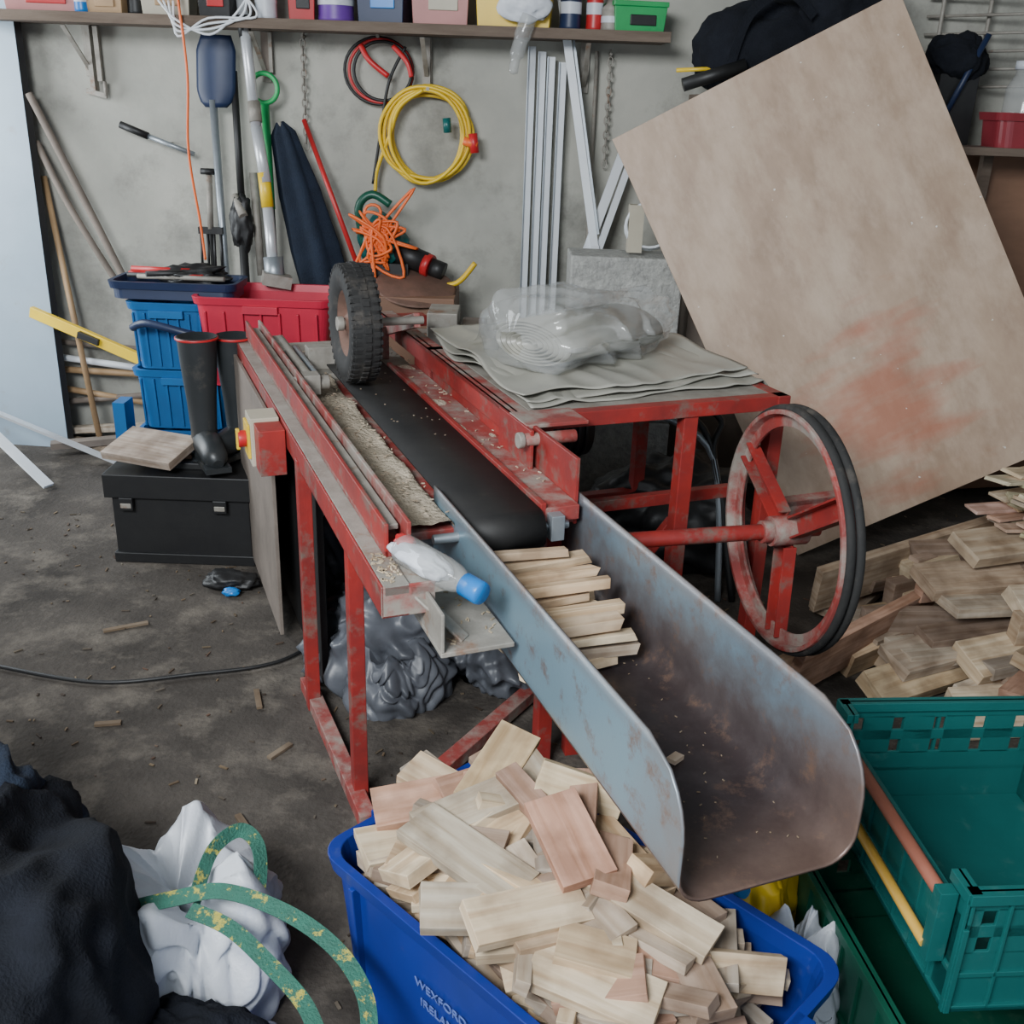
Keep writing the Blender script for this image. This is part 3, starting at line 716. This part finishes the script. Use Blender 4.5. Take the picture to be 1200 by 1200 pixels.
# ---------------------------------------------------------------- left clutter
b=MB()
b.bx(-1.46,-.96,3.46,3.78,.02,.27,'black');b.bx(-1.48,-.94,3.44,3.80,.26,.35,'black')
b.bx(-1.47,-.95,3.45,3.79,0,.04,'black')
for x in(-1.40,-1.06): b.bx(x-.025,x+.025,3.43,3.45,.215,.265,'black');b.bx(x-.02,x+.02,3.428,3.435,.225,.245,'steel')
b.bx(-1.3,-1.12,3.52,3.70,.35,.375,'black')
b.build('black_toolbox',bevel=.006)
def boot(b,x,y,z,rz):
    T=b.T;b.T=Matrix.Translation((x,y,z))@Matrix.Rotation(rz,4,'Z')
    secs=[(0,.05,.0,.045),(.02,.052,.0,.05),(.09,.05,.0,.047),(.2,.055,.0,.053),(.33,.07,.0,.064),(.43,.076,0,.07)]
    vs=[];n=24
    for (h,ry,oy,rx) in secs:
        for k in range(n):
            g=2*math.pi*k/n;vs.append((rx*math.cos(g),oy+ry*math.sin(g),h+.02))
    fs=[(i*n+k,i*n+(k+1)%n,(i+1)*n+(k+1)%n,(i+1)*n+k) for i in range(len(secs)-1) for k in range(n)]
    b.add(vs,fs,'bootr',True)
    b.lathe([(.071,0),(.075,.006),(.068,.01),(.055,-.05),(.0,-.10)],(0,0,.445),(0,0,1),'bootr',seg=24)
    b.lathe([(.072,0),(.076,.003),(.076,.009),(.07,.011)],(0,0,.442),(0,0,1),'redp',seg=24)
    b.sweep([(0,.03,.06),(0,-.05,.065),(0,-.11,.055),(0,-.16,.042),(0,-.195,.03)],[.05,.052,.048,.045,.02],'bootr',16)
    b.box((0,-.07,.01),(.09,.27,.02),'bootr');b.box((0,.03,.015),(.08,.07,.03),'bootr')
    b.T=T
b=MB();boot(b,-1.145,3.60,.375,.5);boot(b,-1.04,3.70,.36,-.5);b.build('wellington_boots')
b=MB();b.box((-1.33,3.55,.42),(.30,.19,.03),'wood',(.25,0,-.35),(.46,.39,.33));b.box((-1.3,3.6,.38),(.2,.1,.02),'wood',(0,0,.2),(.3,.2,.14));b.build('offcut_board',bevel=.001)
def simplecrate(name,cx,cy,z,L,W,H,m):
    b=MB();b.T=Matrix.Translation((cx,cy,z));tub(b,L,W,H,m,tp=.85)
    for i in range(7):
        x=-L/2*.8+L*.8*i/6;b.box((x,-W/2*.93,H*.45),(.008,.014,H*.8),m,(math.radians(5),0,0))
    b.bx(-.07,.07,-W/2-.012,-W/2+.01,H-.06,H-.03,m)
    b.build(name,bevel=.001)
simplecrate('blue_storage_crate',-1.42,4.35,.0,.40,.34,.28,'bluecr')
simplecrate('blue_storage_crate',-1.42,4.35,.285,.40,.34,.26,'bluecr')
simplecrate('blue_storage_crate',-1.44,4.33,.55,.34,.34,.28,'bluecr')
simplecrate('red_storage_crate',-1.04,4.30,.50,.56,.38,.37,'redcr')
simplecrate('black_storage_crate',-1.00,4.33,.0,.42,.38,.49,'black')
b=MB();b.T=Matrix.Translation((-1.42,4.30,.84))
tub(b,.52,.25,.07,'navyp',tp=.95)
for i in range(8): b.rod((random.uniform(-.22,.1),random.uniform(-.08,.08),.075+.008*i/8),(random.uniform(0,.22),random.uniform(-.08,.08),.085),.01,random.choice(['redp','black','steel','black']))
b.rod((-.2,.02,.1),(.05,.0,.1),.012,'redp');b.rod((-.1,-.1,.10),(.12,.05,.09),.012,'black')
b.blob((.05,.03,.08),(.14,.08,.04),'black',amp=.5,freq=2,sub=4,seed=2)
b.build('tool_tray')
b=MB()
b.sweep(cr([(-1.56,4.1,.74),(-1.48,4.05,.77),(-1.32,4.03,.74),(-1.2,4.08,.70)],6),.016,'navyp',8)
b.bx(-1.68,-1.63,4.1,4.2,.0,.42,'bluecr');b.build('handsaw')

b=MB()
b.beam((-2.25,4.7,.665),(-1.60,4.5,.47),.025,.05,'yellow');b.beam((-2.0,4.60,.59),(-1.9,4.58,.56),.03,.03,'black');b.build('spirit_level',bevel=.002)
b=MB()
b.rod((-2.45,4.88,.50),(-1.62,4.80,.47),.014,'oldhandle');b.rod((-2.45,4.86,.44),(-1.62,4.76,.38),.016,'pvc')
b.rod((-2.45,4.86,.36),(-1.60,4.78,.36),.016,'handle');b.rod((-2.5,4.86,.30),(-1.62,4.78,.20),.015,'handle')
b.rod((-2.5,4.86,.16),(-1.62,4.78,.28),.015,'oldhandle');b.beam((-2.5,4.84,.03),(-1.62,4.74,.13),.05,.03,'wood',col=(.5,.44,.36))
b.beam((-2.3,4.8,.02),(-1.7,4.6,.02),.08,.03,'wood',col=(.4,.32,.24));b.beam((-2.2,4.6,.05),(-1.72,4.78,.06),.06,.03,'oldhandle')
b.bx(-2.46,-2.42,4.84,4.90,0,.52,'oldhandle');b.bx(-1.66,-1.62,4.72,4.90,0,.5,'oldhandle')
b.build('tool_handles')
b=MB();b.beam((-2.62,4.45,.42),(-2.02,4.15,.02),.05,.012,'pvc');b.beam((-2.6,4.55,.30),(-1.78,4.45,.01),.035,.012,'alum');b.build('aluminium_trim_strips')
b=MB();b.rod((-2.19,4.88,1.25),(-2.0,4.70,.0),.014,'handle');b.build('broom_handle')
b=MB();b.sweep(cr([(-2.18,4.82,1.60),(-1.95,4.78,1.1),(-1.80,4.74,.78),(-1.66,4.7,.50)],8),.017,'oldhandle',10);b.rod((-1.66,4.7,.50),(-1.55,4.66,.02),.012,'steel');b.build('garden_fork')
b=MB();b.sweep(cr([(-2.19,4.85,1.40),(-2.05,4.8,1.12),(-1.85,4.8,.75),(-1.68,4.8,.48)],8),.015,'oldhandle',10);b.rod((-1.68,4.8,.48),(-1.5,4.78,.05),.012,'steel');b.build('hay_fork')
b=MB()
b.add([(-2.9,4.78,0),(-2.17,4.72,0),(-2.22,4.86,2.4),(-2.9,4.88,2.4)],[(0,1,2,3)],'bluetin')
b.add([(-2.17,4.72,0),(-2.15,4.74,0),(-2.20,4.88,2.4),(-2.22,4.86,2.4)],[(0,1,2,3)],'black')
b.build('metal_door_panel',solid=.006)
b=MB();b.blob((-.99,3.27,.03),(.09,.05,.035),'black',amp=.3,freq=2,sub=4,seed=3,floor=0);b.blob((-.97,3.2,.02),(.03,.02,.015),'bluep',amp=.3,freq=2,sub=3,seed=4,floor=0);b.build('work_glove')

# ---------------------------------------------------------------- shelf + contents
SZ=-.06
b=MB()
b.bx(-2.35,.58,4.62,4.92,1.945+SZ,1.972+SZ,'shelfw')
b.bx(-2.35,.58,4.60,4.625,1.94+SZ,1.98+SZ,'shelfw')
for x in(-1.93,-1.15,-.44,.25):
    b.bx(x-.02,x+.02,4.90,4.918,1.68,1.945+SZ,'steel');b.beam((x,4.91,1.70),(x,4.66,1.93+SZ),.02,.006,'steel')
b.build('wall_shelf',bevel=.001)
def tubitem(name,x,w,m,h=.22,d=.2,y=4.73,lab='white',rz=0):
    b=MB();b.T=Matrix.Translation((x,y,1.972+SZ))@Matrix.Rotation(rz,4,'Z')
    b.box((0,0,h/2),(w,d,h),m,taper=.92);b.box((0,0,h+.01),(w+.01,d+.01,.02),m)
    b.box((w*.05,-d/2+.001,h*.5),(w*.5,.006,h*.4),lab)
    b.build(name,bevel=.006)
tubitem('red_folder_box',-2.0,.32,'pink',.12,lab='redp',rz=.08);tubitem('wooden_box',-1.73,.17,'handle',.1,lab='handle',rz=-.15)
tubitem('cardboard_box',-1.50,.20,'cream',.14,lab='handle',rz=.12);tubitem('black_tin',-1.28,.14,'black',.15,lab='redp',rz=-.1)
tubitem('dark_red_tin',-.95,.11,'redp',.16,lab='black',rz=.2);tubitem('navy_container',-.60,.20,'navyp',.2,lab='bluep',rz=-.1)
tubitem('pink_plastic_tub',-.37,.24,'pink',.2,lab='cream',rz=.06);tubitem('yellow_plastic_tub',-.06,.32,'yellow',.2,.2,lab='yellow',rz=-.05)
tubitem('green_net_box',.44,.22,'greenp',.10,lab='black',rz=.15)
def bottle(name,x,m,r=.05,h=.22,y=4.70):
    b=MB();b.lathe([(0,0),(r,0),(r,.02),(r*.97,.03),(r*.97,h*.7),(r,h*.72),(r*.5,h*.9),(r*.4,h),(0,h)],(x,y,1.973+SZ),(0,0,1),m,seg=24)
    b.lathe([(r*1.01,h*.3),(r*1.01,h*.5)],(x,y,1.973+SZ),(0,0,1),'white',seg=24);b.build(name)
bottle('white_spray_bottle',-1.09,'white',.045);bottle('purple_detergent_bottle',-.80,'purple',.075);bottle('dark_bottle',.17,'navyp',.045);bottle('spray_can',.27,'redp',.035)
bottle('glue_bottle',-1.84,'bluep',.03,.15,4.66);bottle('oil_bottle',-1.62,'black',.035,.2,4.67);bottle('paint_tin',.335,'steel',.04,.12,4.67)
b=MB();b.blob((-.02,4.585,2.01),(.10,.03,.08),'white',amp=.4,freq=1.3,sub=4,seed=1,mode='fold')
b.sweep(cr([(.0,4.58,1.96),(-.03,4.575,1.87),(-.05,4.58,1.80),(-.06,4.58,1.74)],6),[.035]*6+[.03]*6+[.02]*6+[.005],'clear',8);b.build('carrier_bag')
b=MB()
for k in range(4): b.sweep(cr([(-1.50+.02*k,4.59,1.97),(-1.43,4.58,1.90-.02*k),(-1.3,4.58,1.85+.02*k),(-1.2+.03*k,4.59,1.92),(-1.14,4.59,1.99)],6),.005,'pvc',6)
b.build('white_electric_flex')
b=MB();b.sweep(cr([(-1.42,4.58,2.02),(-1.40,4.57,1.7),(-1.43,4.6,1.4),(-1.41,4.62,1.1),(-1.40,4.62,.94)],8),.006,'orange',6);b.build('orange_cord')

YW=4.87
b=MB();b.bx(-1.925,-1.905,YW,YW+.05,1.62,1.88,'steel');b.bx(-1.89,-1.87,YW,YW+.02,1.66,1.88,'steel');b.beam((-1.95,YW+.01,1.62),(-1.86,YW+.01,1.60),.012,.02,'steel')
b.rod((-1.86,YW,1.66),(-1.86,YW,1.6),.008,'steel');b.build('g_clamp')
b=MB();b.bx(-1.16,-1.13,YW,YW+.045,1.70,1.88,'oldhandle');b.bx(-1.13,-1.115,YW,YW+.02,1.72,1.88,'steel');b.build('iron_bracket')
b=MB();b.bx(-.46,-.425,YW,YW+.045,1.68,1.88,'steel');b.build('iron_bracket')
b=MB()
for k in range(3):
    p=[(-.65+.15*math.cos(g)*(1-.08*k)+.01*k,YW-.01*k,1.74+.135*math.sin(g)*(1-.06*k)) for g in [i*math.pi/16 for i in range(32)]]
    b.sweep(p,.007,'black' if k!=1 else 'redp',8,closed=True)
b.sweep(cr([(-.53,4.85,1.84),(-.60,4.83,1.7),(-.64,4.84,1.5),(-.68,4.84,1.27)],8),.007,'black',8)
b.sweep(cr([(-.72,4.82,1.84),(-.68,4.80,1.78),(-.60,4.8,1.72)],6),.012,'redp',8)
b.sweep(cr([(-.58,4.82,1.84),(-.52,4.80,1.78),(-.50,4.8,1.72)],6),.011,'redp',8)
b.rod((-.65,4.92,1.87),(-.65,4.84,1.88),.008,'steel')
b.build('jump_leads')
b=MB()
for k in range(7):
    rx=.16+.022*(k%3)+random.uniform(-.008,.008);rz=.185+.018*(k%2)+random.uniform(-.014,.014);ox=random.uniform(-.018,.018)
    p=[(-.43+ox+rx*math.cos(g),YW-.010*k,1.48+.01*(k%2)+rz*math.sin(g)+.016*noise.noise(Vector((g,k,0)))) for g in [i*math.pi/20 for i in range(40)]]
    b.sweep(p,.0085,'yellow',8,closed=True)
b.sweep(cr([(-.45,4.80,1.67),(-.55,4.80,1.60),(-.60,4.82,1.48),(-.66,4.84,1.33),(-.67,4.84,1.24)],8),.0085,'yellow',8)
b.rod((-.27,4.79,1.47),(-.21,4.79,1.45),.018,'orange');b.rod((-.23,4.79,1.50),(-.22,4.79,1.42),.02,'redp');b.rod((-.345,4.78,1.56),(-.34,4.78,1.50),.018,'teal')
b.rod((-.43,4.92,1.665),(-.43,4.80,1.675),.008,'steel')
b.build('garden_hose_coil')
def chain(name,x,z0,n,rr=.0035):
    b=MB()
    for i in range(n):
        z=z0-.03*i
        p=[(x+(.011*math.cos(g) if i%2 else 0),YW+.03*(1 if i<1 else 0)+(0 if i%2 else .011*math.cos(g)),z+.02*math.sin(g)) for g in [k*math.pi/5 for k in range(10)]]
        b.sweep(p,rr,'steel',6,closed=True)
    b.rod((x,4.93,z0),(x,4.86,z0),.006,'steel')
    b.build(name)
chain('hanging_chain',-.98,1.87,16);chain('hanging_chain',.36,1.84,16,.003)
b=MB();
def bl(u,v):
    w=.085*(1 if v>.25 else .55+.45*(v/.25)**.5)*(1-.25*max(0,v-.8)/.2)
    return (-1.36+(u-.5)*2*w+.02*v,4.80+.02*(2*u-1)**2,1.57+.29*v)
b.grid(bl,12,14,'navyp');b.rod((-1.37,4.81,1.6),(-1.38,4.86,.0),.016,'galv');b.build('shovel',solid=.003)
b=MB();b.rod((-1.48,4.84,1.37),(-1.68,4.84,1.44),.011,'galv');b.rod((-1.68,4.84,1.44),(-1.80,4.84,1.485),.016,'black');b.rod((-1.6,4.93,1.41),(-1.6,4.83,1.41),.005,'steel');b.build('lopping_shears')
b=MB()
pts=[(-1.14+.058*math.cos(g),4.8,1.655+.06*math.sin(g)) for g in [math.radians(-90+ a) for a in range(0,360,15)]]
b.sweep(pts,.011,'greenp',8,closed=True);b.rod((-1.14,4.8,1.59),(-1.135,4.79,1.15),.018,'greenp');b.rod((-1.135,4.79,1.15),(-1.13,4.78,.0),.016,'black')
b.build('green_handled_spade')
b=MB()
vs=[];n=60;secs=[(0,.015),(.05,.05),(.3,.085),(.55,.105),(.72,.11),(.8,.03)]
o=Vector((-1.08,4.80,1.52));dx=Vector((.18,0,-.72)).normalized()
for (h,r) in secs:
    for k in range(n):
        g=2*math.pi*k/n;q=r*(1+.16*math.cos(6*g+h*3));u=Vector((dx.z,0,-dx.x))*-1
        vs.append(o+dx*h+u*q*math.cos(g)+Vector((0,1,0))*q*.5*math.sin(g))
b.add(vs,[(i*n+k,i*n+(k+1)%n,(i+1)*n+(k+1)%n,(i+1)*n+k) for i in range(len(secs)-1) for k in range(n)],'navycloth',True)
b.rod(o,o+dx*1.56,.012,'steel');b.build('folded_parasol')
b=MB()
b.rod((-1.20,4.72,2.05),(-1.14,4.62,1.5),.022,'alum');b.rod((-1.14,4.62,1.5),(-1.10,4.57,1.28),.024,'alum');b.rod((-1.11,4.58,1.32),(-1.095,4.56,1.18),.026,'yellow')
b.rod((-1.095,4.56,1.18),(-1.07,4.50,.92),.023,'alum');b.rod((-1.19,4.7,1.93),(-1.18,4.69,1.85),.027,'black');b.rod((-1.15,4.64,1.6),(-1.14,4.62,1.52),.027,'steel')
b.rod((-1.07,4.50,.98),(-1.06,4.48,.86),.042,'galv');b.box((-1.05,4.46,.89),(.12,.1,.05),'steel',(0,.2,.3));b.rod((-1.06,4.53,.9),(-1.05,4.53,.0),.02,'galv');b.build('telescopic_pole')
b=MB();b.rod((-.985,4.86,1.53),(-.73,4.66,.93),.011,'redp');b.rod((-.73,4.66,.93),(-.70,4.60,.845),.011,'redp');b.build('red_pole')
b=MB();b.rod((-1.28,4.84,1.72),(-1.27,4.8,1.1),.016,'black');b.blob((-1.27,4.78,1.08),(.05,.04,.12),'black',amp=.3,freq=2,sub=4,seed=2);b.rod((-1.27,4.78,1.0),(-1.27,4.78,.0),.02,'black')
b.rod((-1.22,4.84,1.3),(-1.2,4.8,.85),.018,'steel');b.rod((-1.30,4.8,1.2),(-1.25,4.74,1.12),.02,'steel');b.build('garden_strimmer')
b=MB();b.rod((-1.42,4.84,1.3),(-1.42,4.8,1.05),.014,'steel');b.rod((-1.45,4.82,1.3),(-1.39,4.82,1.3),.014,'black')
for k in range(4): b.rod((-1.465+.03*k,4.8,1.05),(-1.465+.03*k,4.78,.85),.006,'black')
b.bx(-1.475,-1.365,4.79,4.81,1.03,1.06,'black');b.rod((-1.42,4.8,1.05),(-1.42,4.79,0),.01,'black');b.build('digging_fork')
b=MB();b.bx(-.78,-.28,4.42,4.78,0,.84,'plyd')
for z in(.2,.45,.7): b.bx(-.79,-.27,4.41,4.79,z-.01,z+.01,'oldhandle')
b.build('wooden_crate',bevel=.003)
b=MB()
b.blob((-.62,4.70,1.03),(.10,.07,.12),'teal',amp=.25,freq=1.5,sub=4,seed=1)
b.bx(-.68,-.5,4.62,4.76,.842,.95,'black')
b.sweep(cr([(-.70,4.68,1.02),(-.72,4.66,1.18),(-.66,4.66,1.24),(-.58,4.66,1.2)],6),.018,'green',8)
b.rod((-.56,4.68,1.0),(-.42,4.66,.95),.05,'black');b.rod((-.43,4.66,.95),(-.40,4.65,.94),.052,'redp');b.rod((-.40,4.65,.94),(-.34,4.64,.92),.04,'black')
b.lathe([(0,0),(.17,0),(.18,.006),(.17,.012),(0,.012)],(-.46,4.55,.86),(.1,-.35,1),'rustred',seg=28)
b.build('hedge_trimmer')
b=MB()
pts=[]
for i in range(80):
    pts.append((-.62+.14*noise.noise(Vector((i*.53,1,0)))*2,4.60+.04*noise.noise(Vector((i*.4,7,3))),1.06+.15*noise.noise(Vector((i*.47,3,9)))*2))
b.sweep(cr(pts,5),.0065,'orange',6)
b.build('orange_extension_cable')
b=MB();b.sweep(cr([(-.40,4.62,.86),(-.28,4.6,.88),(-.2,4.6,.97)],6),.012,'yellow',8);b.build('yellow_hose_offcut')
b=MB()
for i,x in enumerate((.0,.045,.085,.135)):
    b.bx(x,x+.034,4.86-.01*i,4.875-.01*i,.0,1.86-.02*i,'pvc');b.bx(x,x+.004,4.84-.01*i,4.87-.01*i,.0,1.86-.02*i,'galv')
b.beam((.13,4.80,2.06),(.33,4.7,1.03),.035,.02,'pvc',up=(0,-1,0));b.beam((.17,4.80,2.0),(.34,4.7,1.1),.01,.02,'galv',up=(0,-1,0))
b.beam((.44,4.80,1.46),(.28,4.7,.98),.04,.02,'pvc',up=(0,-1,0));b.beam((.47,4.82,1.40),(.33,4.7,.98),.03,.02,'pvc',up=(0,-1,0))
b.beam((.33,4.7,1.05),(.40,4.6,.0),.035,.02,'alum',up=(0,-1,0));b.beam((.28,4.7,.98),(.26,4.68,.0),.035,.02,'alum',up=(0,-1,0))
b.rod((.30,4.88,1.85),(.31,4.86,.0),.008,'steel')
b.build('pvc_trim_strips')
for k,(z0,z1) in enumerate([(0,.36),(.36,.72),(.72,1.06)]):
    b=MB();b.box((.44,4.42,(z0+z1)/2),(.47,.26,z1-z0-.004),'conc',jit=.02);b.build('concrete_block',bevel=.008)
b=MB()
for k in range(4):
    b.sweep([(.53+.1*math.cos(g),4.40-.01*k,1.17+.09*math.sin(g)+.004*k) for g in [i*math.pi/12 for i in range(24)]],.006,'pvc',6,closed=True)
b.bx(.44,.50,4.36,4.42,1.07,1.26,'cream');b.build('wire_coil')
b=MB()
for (x,y,w,h,m) in [(-.30,4.1,.12,.86,'steel'),(-.18,4.15,.1,.80,'oldhandle'),(-.06,4.2,.16,.72,'steel')]:
    b.bx(x-w/2,x+w/2,y-.1,y+.1,0,h,m)
b.build('stacked_paving_slabs',bevel=.004)

# ---------------------------------------------------------------- right background
b=MB();b.bx(.75,1.5,4.55,4.9,0,1.66,'oldhandle');b.bx(.72,1.53,4.52,4.91,1.66,1.69,'shelfw');b.build('storage_cabinet')
b=MB();b.blob((.98,4.57,1.84),(.30,.15,.22),'blackcloth',amp=.22,freq=1.4,sub=5,seed=3,floor=1.692,mode='fold');b.blob((1.26,4.55,1.98),(.2,.14,.22),'blackcloth',amp=.25,freq=1.5,sub=5,seed=8,floor=1.692,mode='fold')
b.rod((.62,4.42,1.72),(.86,4.42,1.80),.026,'black')
b.sweep(cr([(.8,4.42,1.80),(.85,4.38,1.98),(.98,4.38,2.06),(1.1,4.4,1.98)],6),0,'blackcloth',flat=(.035,.006),up=(0,-1,0));b.build('black_holdall')
b=MB();b.rod((.60,4.5,1.775),(.80,4.5,1.79),.008,'yellow');b.build('yellow_marker_rod')
b=MB();b.bx(1.72,2.7,4.3,4.55,1.50,1.53,'shelfw');b.bx(2.6,2.64,4.34,4.38,0,1.5,'shelfw');b.bx(1.9,1.94,4.5,4.54,0,1.5,'shelfw')
b.build('work_table')
b=MB();b.T=Matrix.Translation((2.02,4.42,1.53));tub(b,.34,.24,.13,'reddk');b.build('red_basket')
b=MB();b.lathe([(0,0),(.08,0),(.085,.02),(.085,.2),(.06,.25),(.06,.27),(0,.27)],(1.99,4.42,1.55),(0,0,1),'clear',seg=24);b.lathe([(0,.27),(.065,.27),(.065,.30),(0,.30)],(1.99,4.42,1.55),(0,0,1),'white',seg=24);b.build('plastic_jar')
b=MB();b.bx(1.70,1.86,4.60,4.85,1.0,1.80,'black');b.blob((1.78,4.68,1.86),(.12,.12,.10),'blackcloth',amp=.3,freq=1.5,sub=5,seed=5,mode='fold')
b.rod((1.72,4.58,1.6),(1.85,4.56,1.95),.012,'navyp');b.bx(1.70,1.86,4.60,4.85,0,1.0,'black');b.build('black_equipment_case')
b=MB()
for i in range(8):
    b.rod((1.7,4.88,1.75+.07*i),(2.5,4.6,1.78+.07*i),.006,'steel')
for x in(1.75,1.95,2.2): b.rod((x,4.84,1.6),(x,4.84,2.4),.009,'steel')
b.build('wire_rack')
b=MB()
for i in range(3): b.sweep(cr([(.2+.1*i,3.55,.6),(.35,3.5,.75),(.5+.1*i,3.45,.65),(.7,3.4,.5),(.75+.05*i,3.3,.0)],6),.012,'black' if i else 'galv',8)
b.blob((.6,3.6,.20),(.30,.2,.22),'black',amp=.3,freq=2,sub=5,seed=2,floor=0);b.build('hose_heap')

# ---------------------------------------------------------------- light, world, camera
w=bpy.data.worlds.new('sky');bpy.context.scene.world=w;w.use_nodes=True
bg=w.node_tree.nodes['Background'];bg.inputs[0].default_value=(.78,.88,1,1);bg.inputs[1].default_value=1.0
def area(name,loc,target,size,sy,en,col):
    l=bpy.data.lights.new(name,'AREA');l.shape='RECTANGLE';l.size=size;l.size_y=sy;l.energy=en;l.color=col
    o=bpy.data.objects.new(name,l);bpy.context.scene.collection.objects.link(o);o.location=loc
    o.rotation_euler=(Vector(target)-Vector(loc)).to_track_quat('-Z','Y').to_euler()
area('doorway_daylight',(-1.3,-.6,2.9),(.7,3.5,.8),1.7,1.1,305,(.93,.97,1))
area('side_opening_daylight',(-3.3,4.0,1.5),(-1,4.0,.0),1.2,1.6,75,(.9,.96,1))
f=Vector((0,math.cos(math.radians(22)),-math.sin(math.radians(22))))
u=Vector((0,math.sin(math.radians(22)),math.cos(math.radians(22))));r=Vector((1,0,0));ro=math.radians(2)
R=r*math.cos(ro)+u*math.sin(ro);U=u*math.cos(ro)-r*math.sin(ro)
cd=bpy.data.cameras.new('camera');cd.sensor_width=36;cd.lens=36;cd.clip_start=.05
co=bpy.data.objects.new('camera',cd);bpy.context.scene.collection.objects.link(co)
m=Matrix((R,U,-f)).transposed().to_4x4();m.translation=(0,0,1.65);co.matrix_world=m
bpy.context.scene.camera=co
